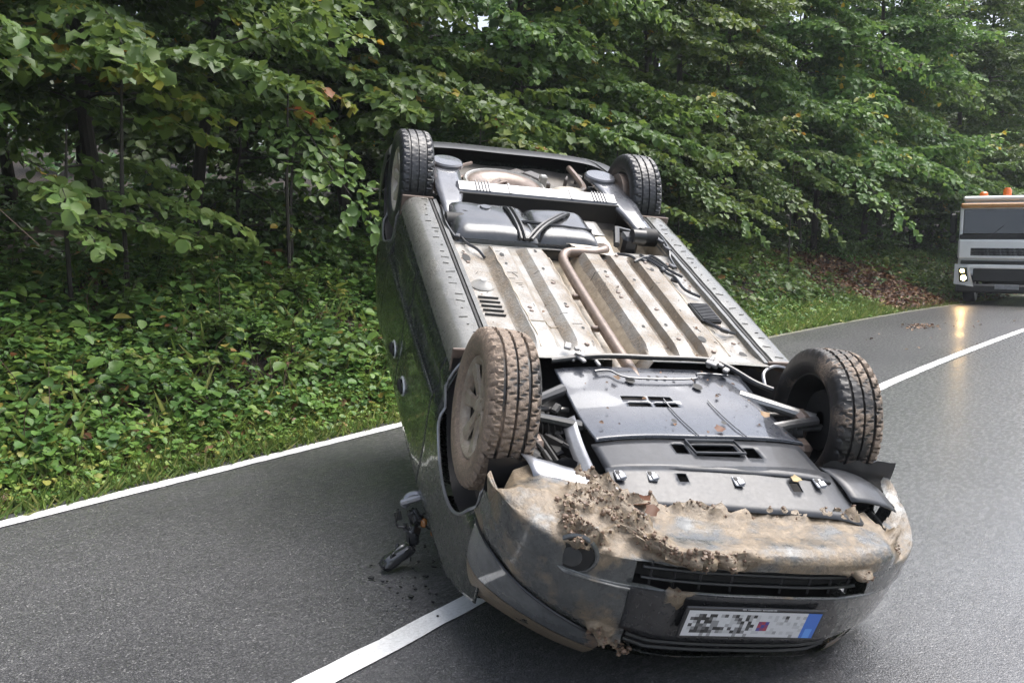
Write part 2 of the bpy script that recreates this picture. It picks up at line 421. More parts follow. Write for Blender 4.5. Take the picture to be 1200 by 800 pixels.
M['leaf_pale'] = leaf_mat('pale_lime_leaf', [(0, (.095, .160, .050)), (.6, (.16, .245, .07)), (.93, (.22, .29, .08)), (1, (.34, .30, .07))], .35)
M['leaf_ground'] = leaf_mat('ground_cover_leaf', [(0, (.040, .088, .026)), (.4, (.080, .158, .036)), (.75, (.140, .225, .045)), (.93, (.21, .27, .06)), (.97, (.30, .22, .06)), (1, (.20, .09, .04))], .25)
M['dead_leaf'] = leaf_mat('dead_brown_leaf', [(0, (.05, .028, .016)), (.5, (.12, .06, .03)), (.85, (.22, .11, .05)), (1, (.34, .24, .13))], .1, .5)
M['grass'] = leaf_mat('grass_blade', [(0, (.08, .14, .03)), (.6, (.15, .22, .05)), (1, (.28, .28, .10))], .25)
m, nt, p = newmat('bark')
L(nt, ramp(nt, noise_fac(nt, 10, 8, .7, None, .3, (1, 1, .25)), [(.3, (.018, .015, .012)), (.6, (.05, .042, .033)), (.8, (.075, .075, .05))]), p.inputs['Base Color']); p.inputs['Roughness'].default_value = .7
L(nt, bump(nt, noise_fac(nt, 14, 8, .75, None, .3, (1, 1, .2)), .8, .03), p.inputs['Normal']); M['bark'] = m

M['twig'] = plain('brown_twig', (.085, .055, .035), .6, 0, 0, .3, 20, .3)
LEAF_OUT = np.array([(0, 0), (.22, .30), (.52, .40), (.82, .24), (1, 0), (.82, -.24), (.52, -.40), (.22, -.30)])
ROUND_OUT = np.array([(0, 0), (.10, .36), (.50, .50), (.88, .30), (1, 0), (.88, -.30), (.50, -.50), (.10, -.36)])
MAPLE_OUT = np.array([(0, 0), (.06, .38), (.38, .36), (.60, .46), (1.0, .0), (.60, -.46), (.38, -.36), (.06, -.38)])
DIAM_OUT = np.array([(0, 0), (.35, .34), (1, 0), (.35, -.34)])
def leaves_mesh(name, base, dr, nr, size, tint, mat, out=LEAF_OUT, fold=.16, droop=.18):
    base = np.asarray(base, float); Nn = len(base)
    dr = dr / np.linalg.norm(dr, axis=1, keepdims=True)
    sd = np.cross(nr, dr); sd /= np.linalg.norm(sd, axis=1, keepdims=True) + 1e-9
    up = np.cross(dr, sd)
    k = len(out)
    u = out[:, 0]; v = out[:, 1]; h = np.abs(v) * fold * 2 - droop * u ** 2
    V = base[:, None] + size[:, None, None] * (u[None, :, None] * dr[:, None] + v[None, :, None] * sd[:, None] + h[None, :, None] * up[:, None])
    V = V.reshape(-1, 3)
    if k == 8: polys = [[0, 1, 2, 3, 4], [0, 4, 5, 6, 7]]
    else: polys = [[0, 1, 2], [0, 2, 3]]
    pl = np.array(polys); npoly = Nn * len(polys); c = pl.shape[1]
    idx = (np.arange(Nn)[:, None, None] * k + pl[None]).reshape(-1)
    me = bpy.data.meshes.new(name)
    me.vertices.add(len(V)); me.vertices.foreach_set('co', V.astype(np.float32).ravel())
    me.loops.add(len(idx)); me.loops.foreach_set('vertex_index', idx.astype(np.int32))
    me.polygons.add(npoly); me.polygons.foreach_set('loop_start', np.arange(0, npoly * c, c, dtype=np.int32))
    me.materials.append(mat)
    at = me.attributes.new('tint', 'FLOAT', 'POINT'); at.data.foreach_set('value', np.repeat(np.asarray(tint, np.float32), k))
    me.update(calc_edges=True); me.validate(); return me
def unit(a): return a / (np.linalg.norm(a, axis=-1, keepdims=True) + 1e-9)

def bough_leaves(rg, start, az, elev, Ln, sag, spacing, lsz, acc, tubes, twig_step=.13, tw_len=.55, r0=.018):
    """one spray: a sagging axis, twigs to both sides in a flat plane, leaves along them"""
    n = 14; t = np.linspace(0, 1, n)
    h = np.array([math.sin(az), math.cos(az), 0.]); sidev = np.array([math.cos(az), -math.sin(az), 0.])
    wob = rg.normal(0, .06 * Ln, 2)
    ax = start + np.outer(t * Ln * math.cos(elev), h) + np.outer(t ** 2 * wob[0], sidev)
    ax[:, 2] += t * Ln * math.sin(elev) - sag * t ** 2 * Ln
    tubes.append((ax[::3] if n > 6 else ax, r0))
    nt_ = max(3, int(Ln / twig_step)); roll = rg.normal(0, .6)
    for i in range(nt_ + 1):
        tt = .12 + .88 * (i + rg.uniform(-.3, .3)) / nt_; tt = min(max(tt, .05), 1)
        f = tt * (n - 1); k = min(int(f), n - 2); q = ax[k] + (ax[k + 1] - ax[k]) * (f - k)
        fw = unit(ax[k + 1] - ax[k])
        for sg in ((-1, 1) if i < nt_ else (0,)):
            if sg and rg.random() < .12: continue
            l = tw_len * (1.15 - .75 * tt) * rg.uniform(.6, 1.25) * min(1, Ln / 1.6)
            a = rg.uniform(.6, 1.1)
            d = unit(fw * math.cos(a) + sg * sidev * math.sin(a) + np.array([0, 0, sg * math.sin(roll) * .4 - .05])) if sg else fw
            m_ = max(2, int(l / spacing)); u = (np.arange(m_) + rg.uniform(.1, .9, m_)) / m_
            pos = q + np.outer(u * l, d); pos[:, 2] -= .22 * (u * l) ** 2 / max(l, .1)
            for s2 in (-1, 1):
                sd = np.cross(d, [0, 0, 1]) * s2
                ld = unit(d * .75 + sd * .75 + rg.normal(0, .42, (m_, 3)) + np.array([0, 0, -.22]))
                nr = unit(np.array([0, 0, 1.]) + rg.normal(0, .46, (m_, 3)) + h * .40)
                acc[0].append(pos); acc[1].append(ld); acc[2].append(nr)
                acc[3].append(lsz * rg.uniform(.45, 1.3, m_)); acc[4].append(np.full(m_, tt))
def tree_mesh(seed, H, rt, nb, z0, spread, reach, lsz, spacing, yellow=.01, sag=(.15, .5), mat='leaf', az_sd=1.0, tint0=.38, out=LEAF_OUT, tstep=.14):
    rg = np.random.default_rng(seed)
    k = 10; zz = np.linspace(-.5, H, k)
    trunk = np.stack([np.cumsum(rg.normal(0, .05, k)), np.cumsum(rg.normal(0, .05, k)), zz], -1); trunk[0, :2] = trunk[1, :2] = 0
    tb = MB(); tb.tube(trunk, [rt * (1.35 if i == 0 else 1) * (1 - .8 * i / (k - 1)) for i in range(k)], 9)
    acc = [[], [], [], [], []]; tubes = []
    for b in range(nb):
        f = (b + rg.random()) / nb
        z = z0 + (H * .97 - z0) * f ** 1.45
        az = rg.normal(0, az_sd) if rg.random() < spread else rg.uniform(-math.pi, math.pi)
        facing = .62 + .38 * math.cos(az)
        Ln = reach * (1 - .55 * f) * rg.uniform(.65, 1.15) * facing
        bx = np.interp(z, zz, trunk[:, 0]); by = np.interp(z, zz, trunk[:, 1])
        bough_leaves(rg, np.array([bx, by, z]), az, rg.uniform(-.05, .40), max(.6, Ln), rg.uniform(*sag), spacing, lsz, acc, tubes, tstep, .6 * reach / 2.6)
    for pts, r in tubes: tb.tube(pts, [r * (1 - .8 * i / (len(pts) - 1)) for i in range(len(pts))], 4, False)
    A = [np.concatenate(x) for x in acc]
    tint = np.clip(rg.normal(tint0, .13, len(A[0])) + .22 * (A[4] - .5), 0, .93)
    # yellowed twigs come in runs
    run = np.repeat(rg.random(len(tint) // 9 + 1) < yellow, 9)[:len(tint)]
    tint[run] = rg.uniform(.9, .985, run.sum())
    return tb.m('trunk', M['bark']), leaves_mesh('crown', *A[:4], tint, M[mat], out)

# ------------------------------------------------------------------ trees: a few grown once, then copied
def grow(name, *a, **k):
    return tree_mesh(*a, **k)
FRONT = [tree_mesh(11, 7.6, .075, 50, 1.5, .85, 3.0, 0.101, 0.069, .012, tint0=.36, sag=(.05, .42)),
         tree_mesh(12, 8.0, .085, 48, 1.6, .85, 3.2, 0.113, 0.076, .03, tint0=.34, out=MAPLE_OUT, sag=(.05, .42)),
         tree_mesh(13, 7.0, .065, 46, .8, .8, 2.8, 0.092, 0.063, .008, tint0=.42, out=ROUND_OUT, sag=(.05, .42)),
         tree_mesh(14, 8.4, .09, 50, 2.1, .85, 3.4, 0.106, 0.071, .02, tint0=.36, sag=(.05, .45))]
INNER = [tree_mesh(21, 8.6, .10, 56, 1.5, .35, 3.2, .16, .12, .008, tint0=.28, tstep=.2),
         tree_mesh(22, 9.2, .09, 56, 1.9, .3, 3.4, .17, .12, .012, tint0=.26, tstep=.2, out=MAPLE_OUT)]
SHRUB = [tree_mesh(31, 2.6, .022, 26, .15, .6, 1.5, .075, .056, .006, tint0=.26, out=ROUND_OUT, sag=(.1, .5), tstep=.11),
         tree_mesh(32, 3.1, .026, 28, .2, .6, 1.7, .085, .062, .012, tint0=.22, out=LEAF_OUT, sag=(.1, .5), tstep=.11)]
FACE = math.atan2(-.82, -.572)
TREES = []
def plant_tree(var, s, d, rz=0.0, sc_=1.0, label=None, group=None, name='broadleaf_tree', cat='tree'):
    o = O_L + .15 + d
    P = gp(np.array(s), np.array(o))
    t = thing(name, label, cat, (P[0], P[1], P[2]), FACE + rz, group); t.scale = (sc_, sc_, sc_)
    a = put('trunk', var[0], t); b = put('crown', var[1], t)
    TREES.append(t); return t
FRONT_ROW = [  # s, d, variant, turn, scale, label
    (-.6, 3.6, 1, .2, 1.0, 'leafy tree with its trunk outside the left edge of the picture'),
    (1.6, 3.3, 2, -.2, 1.0, 'round leaved bushy tree of the wood edge outside the left picture edge'),
    (3.5, 4.1, 0, .3, 1.0, 'tree whose bough tips just enter the picture at its far left edge'),
    (5.4, 3.4, 1, -.3, 1.0, 'maple leaved tree over the left bank with some yellow twigs at its top'),
    (7.2, 4.4, 3, .1, 1.0, 'tall dark tree behind the small lime green sprig left of the car'),
    (9.0, 3.7, 1, .4, 1.0, 'maple leaved tree rising directly behind the left rear wheel'),
    (10.6, 4.3, 0, -.4, 1.05, 'tree with plain oval leaves behind the left half of the rear axle'),
    (12.3, 3.4, 1, .0, 1.0, 'tree with yellow flecked boughs above the right half of the rear axle'),
    (14.0, 4.0, 3, .3, 1.0, 'tall tree with dense layered boughs right of the right rear wheel'),
    (15.8, 3.3, 2, -.1, 1.05, 'bushy tree whose low branches reach down beside the car sill'),
    (17.6, 3.9, 3, .2, 1.0, 'tree with pale upper boughs above the green bank right of the car'),
    (19.6, 3.5, 0, -.3, 1.0, 'tree with a bright low branch over the dark gap in the wood edge'),
    (21.6, 4.2, 3, .0, 1.25, 'tall tree standing left of the bare brown patch of bank'),
    (23.8, 3.4, 1, .3, 1.25, 'tree above the bare brown patch of bank'),
    (26.0, 3.8, 0, -.2, 1.25, 'tree just left of the white truck cab'),
    (28.2, 3.2, 3, .2, 1.25, 'tree hanging over the roof of the white truck'),
    (30.6, 3.6, 1, -.1, 1.25, 'tree behind the orange beacon of the white truck')]
for s, d, k, rz, scl, lab in FRONT_ROW: plant_tree(FRONT[k], s, d, rz, scl, lab, 'trees along the front of the wood')
tr = np.random.default_rng(5)
for s in np.arange(33.5, 80, 2.8):
    plant_tree(FRONT[int(tr.integers(4))], s + tr.uniform(-.6, .6), 3.6 + tr.uniform(-.6, .8), tr.uniform(-.5, .5), tr.uniform(1.35, 1.6), 'tree of the far wood edge along the road behind the truck', 'trees of the far wood edge')
for (d0, st, s0, s1) in ((6.8, 2.3, -2, 80), (10.5, 3.2, -4, 84), (15.5, 3.8, -6, 88), (22, 4.5, -8, 90), (31, 5.0, -8, 92), (42, 5.5, -10, 92), (54, 6, -12, 92), (66, 6, -12, 92)):
    for s in np.arange(s0, s1, st):
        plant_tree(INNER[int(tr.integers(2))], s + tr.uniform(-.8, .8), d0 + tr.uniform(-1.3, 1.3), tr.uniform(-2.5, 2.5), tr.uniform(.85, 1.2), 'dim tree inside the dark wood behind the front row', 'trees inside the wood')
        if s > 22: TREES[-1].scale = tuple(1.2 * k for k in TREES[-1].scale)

ORD = ['first', 'second', 'third', 'fourth', 'fifth', 'sixth', 'seventh', 'eighth', 'ninth', 'tenth', 'eleventh', 'twelfth', 'thirteenth', 'fourteenth', 'fifteenth', 'sixteenth', 'seventeenth', 'eighteenth', 'nineteenth', 'twentieth']
def screen_x(s, o):
    """how far right of the view axis a road point lies, as a tangent (only used to word labels)"""
    p = rp(np.array(float(s)), np.array(float(o))); return p[0] / max(p[1], .1)
def place_words(spots, what, tail):
    """labels counted outwards from the overturned car for what stands clear of it; the rest stay alike"""
    out = [None] * len(spots); X = [screen_x(*q) for q in spots]
    lf = sorted((i for i in range(len(X)) if -.54 < X[i] < -.15), key=lambda i: -X[i])
    rt = sorted((i for i in range(len(X)) if .17 < X[i] < .46), key=lambda i: X[i])
    for k, i in enumerate(lf[:20]): out[i] = '%s %s counted leftwards from the overturned car %s' % (ORD[k], what, tail)
    for k, i in enumerate(rt[:20]): out[i] = '%s %s counted rightwards from the overturned car %s' % (ORD[k], what, tail)
    return out
SH = [(s + tr.uniform(-.4, .4), tr.uniform(2.7, 5.6)) for s in np.arange(1.2, 60, 1.9)]
SW = place_words([(s, O_L + .15 + d) for s, d in SH], 'dark shrub', 'along the bank top')
for i, (s, d) in enumerate(SH):
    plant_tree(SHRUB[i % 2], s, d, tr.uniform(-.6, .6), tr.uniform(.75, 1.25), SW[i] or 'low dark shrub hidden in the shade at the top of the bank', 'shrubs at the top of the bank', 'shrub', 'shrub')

# ------------------------------------------------------------------ pale saplings hanging out over the bank
for s in np.arange(2, 46, 1.5):
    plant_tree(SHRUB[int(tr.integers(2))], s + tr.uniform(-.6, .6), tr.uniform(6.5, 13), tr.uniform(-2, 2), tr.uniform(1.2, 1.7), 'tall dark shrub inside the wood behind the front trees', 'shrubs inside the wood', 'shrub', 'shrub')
def sapling(label, s, d, boughs, lsz, seed, H, singles=0, mat='leaf_pale', out=ROUND_OUT, tint=.5, spacing=.055, yellow=0, tstep=.13):
    rg = np.random.default_rng(seed); o = O_L + .15 + d; P = gp(np.array(s), np.array(o))
    t = thing('sapling', label, 'sapling', tuple(P), FACE, 'pale saplings at the wood edge')
    tb = MB(); tb.tube([(0, 0, -.2), (.03, .02, H * .5), (0, .06, H)], [.022, .018, .006], 6)
    acc = [[], [], [], [], []]; tubes = []
    for z, az, el, Ln, sg in boughs: bough_leaves(rg, np.array([0, .03, z]), az, el, Ln, sg, spacing, lsz, acc, tubes, tstep, .5, .010)
    for pts, r in tubes: tb.tube(pts, [r * (1 - .8 * i / (len(pts) - 1)) for i in range(len(pts))], 4, False)
    put('trunk', tb.m('trunk', M['bark']), t)
    A = [np.concatenate(x) for x in acc]; n = len(A[0]); tint_ = np.clip(rg.normal(tint, .16, n), 0, .95)
    q = rg.random(n) < yellow; tint_[q] = 1
    pick = np.zeros(n, bool)
    if singles:
        pick[np.argsort(-(A[0][:, 1] + .2 * rg.random(n)))[:singles]] = True
        protos = [leaves_mesh('leaf', np.array([[0., 0, 0]]), np.array([[1., 0, 0]]), np.array([[0, 0, 1.]]), np.array([1.0]), np.array([v]), M[mat], out, .16, .12) for v in (.2, .45, .6, .8)]
        for i in np.nonzero(pick)[0]:
            dr_ = A[1][i]; sd_ = unit(np.cross(A[2][i], dr_)); up_ = np.cross(dr_, sd_)
            lo = put('leaf', protos[int(np.clip(tint_[i] * 4, 0, 3))], t)
            lo.matrix_local = Matrix([[dr_[k] * A[3][i], sd_[k] * A[3][i], up_[k] * A[3][i], A[0][i][k]] for k in range(3)] + [[0, 0, 0, 1]])
    if (~pick).any(): put('crown', leaves_mesh('crown', A[0][~pick], A[1][~pick], A[2][~pick], A[3][~pick], tint_[~pick], M[mat], out, .16, .12), t)
    return t
hp = math.pi / 2
sapling('pale green sapling with round leaves reaching out in two long sprays over the left bank', 4.35, 2.2, [(1.05, -hp * .85, .10, 1.5, .28), (.72, -hp * .95, .05, 1.8, .12), (.85, -.5, .1, 1.0, .3), (1.25, -hp * 1.0, .25, 1.2, .3), (.75, .2, .1, .8, .3), (1.1, .7, .1, .9, .3)], .095, 81, 1.6, 290)
sapling('small bright lime green sprig standing out against the dark wood left of the car', 7.15, 2.6, [(1.35, -hp * .9, .02, .75, .2), (1.25, -.6, .1, .5, .2)], .085, 82, 1.5, 90, tint=.75)
sapling('yellow green sapling top at the upper left with large drooping leaves', 4.75, 2.0, [(2.0, -hp, .3, 1.0, .5), (1.85, -.8, .3, .8, .4), (2.05, .2, .3, .7, .4), (1.7, -hp * .7, .2, .8, .4)], .12, 83, 2.3, 0, 'leaf', MAPLE_OUT, .8, .075)
sapling('yellowing maple sapling above the middle of the left bank', 6.75, 2.2, [(1.9, -hp, .2, .8, .6), (2.15, -.4, .2, .7, .5)], .11, 84, 2.3, 0, 'leaf', MAPLE_OUT, .90, .08, .2)
sapling('leafy sapling with a yellow tipped twig behind the rear axle', 9.6, 2.0, [(1.6, -hp * .6, .2, 1.2, .35), (1.9, -.3, .2, 1.1, .4), (2.3, -hp, .2, 1.2, .35), (1.3, .6, .1, 1.0, .3), (2.1, .5, .2, 1.0, .4)], .11, 85, 2.6, 0, 'leaf', MAPLE_OUT, .62, .065, .06)
sapling('sapling with glossy leaves beside the right rear wheel', 12.2, 1.7, [(1.0, -hp * .6, .2, 1.2, .35), (1.4, -.3, .2, 1.2, .4), (1.8, -hp, .2, 1.3, .35), (.8, .4, .1, 1.0, .3), (2.2, .3, .2, 1.1, .4)], .10, 86, 2.6, 0, 'leaf', LEAF_OUT, .55, .06)
sapling('pale lime spray over the bank right of the car', 15.5, 2.4, [(2.0, -hp * .8, .15, 1.2, .3), (2.3, -.5, .2, 1.0, .3), (1.7, -.2, .1, .9, .3)], .11, 87, 2.6, 0, 'leaf_pale', MAPLE_OUT, .5, .065)
sapling('light branch hanging into the dark gap above the green bank', 19.5, 1.9, [(2.3, -hp * .9, .1, 1.7, .3), (2.6, -.6, .15, 1.3, .3), (2.2, -hp * .6, .05, 1.4, .4)], .12, 88, 2.8, 0, 'leaf_pale', LEAF_OUT, .25, .07)

tw = np.random.default_rng(91)
P = gp(np.array(2.75), np.array(O_L + .15 + 2.0)); t = thing('bare_bush', 'leafless brown bush of thin arching twigs at the far left of the bank', 'bush', tuple(P), FACE)
for k_ in range(9):
    a = tw.uniform(0, 6.28); h = tw.uniform(.7, 1.9); r = tw.uniform(.2, .8); b = MB()
    pts = curve_pts([(tw.normal(0, .08), tw.normal(0, .08), -.05), (math.cos(a) * r * .3, math.sin(a) * r * .3, h * .55), (math.cos(a) * r * .8, math.sin(a) * r * .8, h), (math.cos(a) * r * 1.4, math.sin(a) * r * 1.4, h * tw.uniform(.7, 1.0))], 12)
    b.tube(pts, [.014 * (1 - .8 * i / 11) for i in range(12)], 5)
    for j in (5, 7, 9): b.tube([pts[j], pts[j] + Vector(tw.normal(0, .14, 3)) + Vector((0, 0, .06)), pts[j] + Vector(tw.normal(0, .22, 3))], .003, 4)
    b.obj('twig', M['twig'], t)

# ------------------------------------------------------------------ ground cover on the bank
def bank_frame(s, d):
    o = O_L + .15 + d
    p = gp(s, o); e = .05
    px = gp(s + e, o) - p; py = gp(s, o + e) - p
    n_ = unit(np.cross(px, py)); n_[n_[:, 2] < 0] *= -1
    return p, n_
def cover(name, n, s0, s1, d0, d1, lsz, nl, hmax, seed, mat, tint0, out=LEAF_OUT, bare=.0, edge_pow=1.0, dead=0.0):
    rg = np.random.default_rng(seed)
    s = rg.uniform(s0, s1, n); d = d0 + (d1 - d0) * rg.random(n) ** edge_pow
    msk = (wav(s * 2.1, d * 3 + 4) + rg.normal(0, .45, n)) > (-1.6 + bare)
    brown = np.clip((s - 18.5) / 3, 0, 1) * np.clip((27 - s) / 1.5, 0, 1)       # the bare patch left of the truck
    msk &= rg.random(n) > brown * .94
    s, d = s[msk], d[msk]; n = len(s)
    p, nr = bank_frame(s, d)
    k = nl; P = np.repeat(p, k, 0); Nn = np.repeat(nr, k, 0); cnt = len(P)
    hgt = np.repeat(rg.uniform(.25, 1.0, n) * hmax, k) * rg.uniform(.25, 1, cnt)
    a = rg.uniform(0, 2 * math.pi, cnt); rr = rg.uniform(.2, 1, cnt) * lsz * 1.6
    off = np.stack([np.cos(a) * rr, np.sin(a) * rr, hgt], -1) + Nn * .02
    ld = unit(np.stack([np.cos(a), np.sin(a), rg.normal(-.05, .3, cnt)], -1))
    n3 = unit(Nn * .5 + np.array([0, 0, .8]) + rg.normal(0, .30, (cnt, 3)))
    base_t = np.repeat(np.clip(rg.normal(tint0, .22, n), 0, .93), k)
    tint = np.clip(base_t + rg.normal(0, .07, cnt), 0, .95)
    if dead: q = rg.random(cnt) < dead; tint[q] = rg.uniform(.95, 1, q.sum())
    return put(name, leaves_mesh(name, P + off, ld, n3, lsz * np.repeat(rg.choice([.6, .85, 1.1, 1.4], n), k) * rg.uniform(.55, 1.2, cnt), tint, M[mat], out), kind='stuff')
cover('bank_ground_cover', 9800, 1.5, 14, .30, 3.6, .053, 7, .20, 31, 'leaf_ground', .48, ROUND_OUT, .75, .85, .015)
cover('bank_ground_cover', 6400, 13, 34, .25, 3.8, .064, 6, .24, 32, 'leaf_ground', .42, LEAF_OUT, .6, .9, .02)
cover('bank_ground_cover', 3000, 34, 75, .2, 4, .13, 5, .3, 33, 'leaf_ground', .35, DIAM_OUT)
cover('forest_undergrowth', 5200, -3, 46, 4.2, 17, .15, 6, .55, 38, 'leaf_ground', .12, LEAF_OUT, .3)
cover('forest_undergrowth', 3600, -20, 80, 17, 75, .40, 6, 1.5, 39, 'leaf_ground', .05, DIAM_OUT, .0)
cover('bank_tall_weeds', 1500, 1.5, 14, .6, 3.6, .095, 9, .42, 36, 'leaf_ground', .40, LEAF_OUT, .9, .8, .02)
cover('bank_tall_weeds', 1300, 13, 30, .5, 3.6, .10, 9, .45, 37, 'leaf_ground', .36, MAPLE_OUT, .7, .8, .02)
cover('verge_herbs', 2600, 1.5, 14, .08, .75, .045, 6, .08, 34, 'leaf_ground', .74, ROUND_OUT, -.2, 1.3, .02)
cover('verge_herbs', 2400, 13, 21, .02, .9, .06, 6, .12, 35, 'leaf_ground', .76, LEAF_OUT, -.2, 1.2)
def litter(name, n, s0, s1, d0, d1, lsz, seed, bare=False):
    rg = np.random.default_rng(seed); s = rg.uniform(s0, s1, n); d = rg.uniform(d0, d1, n)
    p, nr = bank_frame(s, d); a = rg.uniform(0, 6.283, n)
    ld = unit(np.stack([np.cos(a), np.sin(a), rg.normal(.1, .3, n)], -1)); nn = unit(nr + rg.normal(0, .35, (n, 3)))
    return put(name, leaves_mesh(name, p + nr * rg.uniform(.01, .05, (n, 1)), ld, nn, lsz * rg.uniform(.5, 1.3, n), rg.random(n), M['dead_leaf'], LEAF_OUT, .25, -.15), kind='stuff')
b = MB(); q = np.random.default_rng(97); S = q.uniform(2, 14, 260); D = q.uniform(.5, 3.8, 260); Pb, Nb = bank_frame(S, D)
for p_ in Pb:
    h = q.uniform(.12, .5); a = q.uniform(0, 6.28); l = q.uniform(.02, .25)
    b.tube([p_, p_ + np.array([math.cos(a) * l * .4, math.sin(a) * l * .4, h * .7]), p_ + np.array([math.cos(a) * l, math.sin(a) * l, h])], [.004, .003, .0015], 4, False)
b.obj('dry_stems', M['twig'], None, kind='stuff')
litter('dead_leaf_litter', 6500, 1.5, 16, .1, 4.2, .075, 41)
litter('dead_leaf_litter', 6000, 16, 34, .05, 4.2, .085, 42)
litter('dead_leaf_litter', 7000, 19, 27, .1, 3.6, .09, 43)
def grass(name, n, s0, s1, d0, d1, h, seed):
    rg = np.random.default_rng(seed); s = rg.uniform(s0, s1, n); d = rg.uniform(d0, d1, n)
    s += rg.normal(0, .03, n); p, nr = bank_frame(s, d); a = rg.uniform(0, 6.283, n)
    ld = unit(np.stack([np.cos(a) * .55, np.sin(a) * .55, np.ones(n)], -1) + rg.normal(0, .2, (n, 3)))
    nn = unit(np.stack([np.cos(a + 1.5), np.sin(a + 1.5), .3 * np.ones(n)], -1))
    B = DIAM_OUT * np.array([1, .12])
    return put(name, leaves_mesh(name, p, ld, nn, h * rg.uniform(.4, 1.2, n), rg.random(n), M['grass'], B, .1, .5), kind='stuff')
grass('verge_grass', 14000, 1.0, 14, -.08, .60, .14, 51)
grass('bank_grass', 5000, 1.0, 14, .5, 3.4, .26, 53)
grass('verge_grass', 7000, 14, 20.5, -.08, .9, .2, 52)
grass('verge_grass', 1500, 20, 30, -.08, .35, .12, 54)
# bank plants one can pick out
def bank_plant(seed, nst, h, lsz, per, t0, out):
    rg = np.random.default_rng(seed); tb = MB(); A = [[], [], [], []]
    for i in range(nst):
        a = rg.uniform(0, 6.283); ln = h * rg.uniform(.6, 1.15); lean = rg.uniform(.15, .7)
        t = np.linspace(0, 1, 6); q = np.stack([np.cos(a) * lean * ln * t ** 1.4, np.sin(a) * lean * ln * t ** 1.4, ln * (t - .3 * lean * t * t)], -1)
        tb.tube(q, [.005 * (1 - .7 * k / 5) for k in range(6)], 4, False)
        for j in range(per):
            u = .2 + .8 * (j + .5) / per; pos = q[0] * 0 + np.array([np.interp(u, t, q[:, c]) for c in range(3)])
            b = j * 2.4 + a
            for s2 in (0, math.pi):
                A[0].append(pos); A[1].append((math.cos(b + s2), math.sin(b + s2), rg.uniform(-.3, .25))); A[2].append((rg.normal(0, .25), rg.normal(0, .25), 1)); A[3].append(lsz * rg.uniform(.6, 1.1) * (1.15 - .4 * u))
    A = [np.array(x, float) for x in A]
    return tb.m('stem', M['bark']), leaves_mesh('foliage', A[0], unit(A[1]), unit(A[2]), A[3], np.clip(rg.normal(t0, .1, len(A[0])), 0, .93), M['leaf_ground'], out)
BP = [bank_plant(61, 9, .5, .10, 7, .45, LEAF_OUT), bank_plant(62, 12, .38, .085, 6, .6, ROUND_OUT), bank_plant(63, 7, .75, .12, 9, .32, MAPLE_OUT)]
pr = np.random.default_rng(66)
PS = []
for i in range(40):
    s = pr.uniform(2, 27); d = pr.uniform(.6, 3.4)
    PS.append((s - 17 if s > 19.5 else s, d))
PW = place_words([(s, O_L + .15 + d) for s, d in PS], 'tall leafy weed', 'on the roadside bank')
for i, (s, d) in enumerate(PS):
    o = O_L + .15 + d; P = gp(np.array(s), np.array(o)); v = BP[int(pr.integers(3))]
    t = thing('bank_plant', PW[i] or 'leafy weed on the bank behind the overturned car', 'plant', (P[0], P[1], P[2] + .01), pr.uniform(0, 6), 'wild plants on the bank')
    f = pr.uniform(.7, 1.2); t.scale = (f, f, f)
    put('stem', v[0], t); put('foliage', v[1], t)

# ------------------------------------------------------------------ the overturned car (built upright: x forward, y left, z up; then turned over)
CAR = thing('overturned_car', 'dark green black car lying upside down on the road with a mud caked front bumper', 'car')
ROTM = Matrix.Rotation(-1.3316, 3, 'Z') @ Matrix.Rotation(.4061, 3, 'Y') @ Matrix.Rotation(math.pi - .0824, 3, 'X')
TCAR = Vector((.6601, 3.8509, .8365)) - ROTM @ Vector((0, 0, .316))
CAR.matrix_world = Matrix.Translation(TCAR) @ ROTM.to_4x4()
RINV = ROTM.inverted()
def towld(p): return ROTM @ Vector(p) + TCAR
def settle(p, lift=.006):
    """roof, glass and bonnet are crushed flat where they meet the road"""
    q = towld(p)
    if q.z < lift:
        q.z = lift + .004 * mnoise.noise(q * 9)
        return RINV @ (q - TCAR)
    return Vector(p)
def part(name, vf, mat, parent=CAR, smooth=True, sharp=35, attr=None, solid=0, **k):
    me = mesh(name, vf[0], vf[1], mat, smooth, attr, sharp)
    o = put(name, me, parent, **k)
    if solid:
        md = o.modifiers.new('solid', 'SOLIDIFY'); md.thickness = abs(solid); md.offset = 1 if solid > 0 else -1
    return o

# ---- body sides
def plan_w(x):
    return np.interp(x, [-3.42, -3.3, -3.0, -2.6, -1.8, -.6, .1, .35, .5, .62, .72, .8], [.70, .79, .855, .885, .90, .90, .895, .88, .85, .80, .73, .66])
def belt(x): return np.interp(x, [-3.4, -2.84, -1.7, -1.13, -.45, .2, .5, .8], [1.32, 1.28, 1.19, 1.13, 1.07, .98, .84, .76])
def sec(z, x):
    c = np.interp(x, [-2.3, -.47], [.685, .56])
    return np.interp(z, [.27, .30, .36, .44, c - .025, c, c + .03, .85, 1.0, 1.1, 1.2], [-.13, -.095, -.055, -.022, -.030, -.006, 0, 0, .004, .004, -.012])
def sidep(x, z, sg=1): return (x, sg * float(plan_w(x) + sec(z, x)), z)
ARCH = [(-.02, .36, .37), (-2.66, .36, .37)]
def zlow(x):
    if x > .352: return .52
    z = .30
    for xc, zc, r in ARCH:
        if abs(x - xc) < r: z = max(z, zc + math.sqrt(r * r - (x - xc) ** 2))
    return z
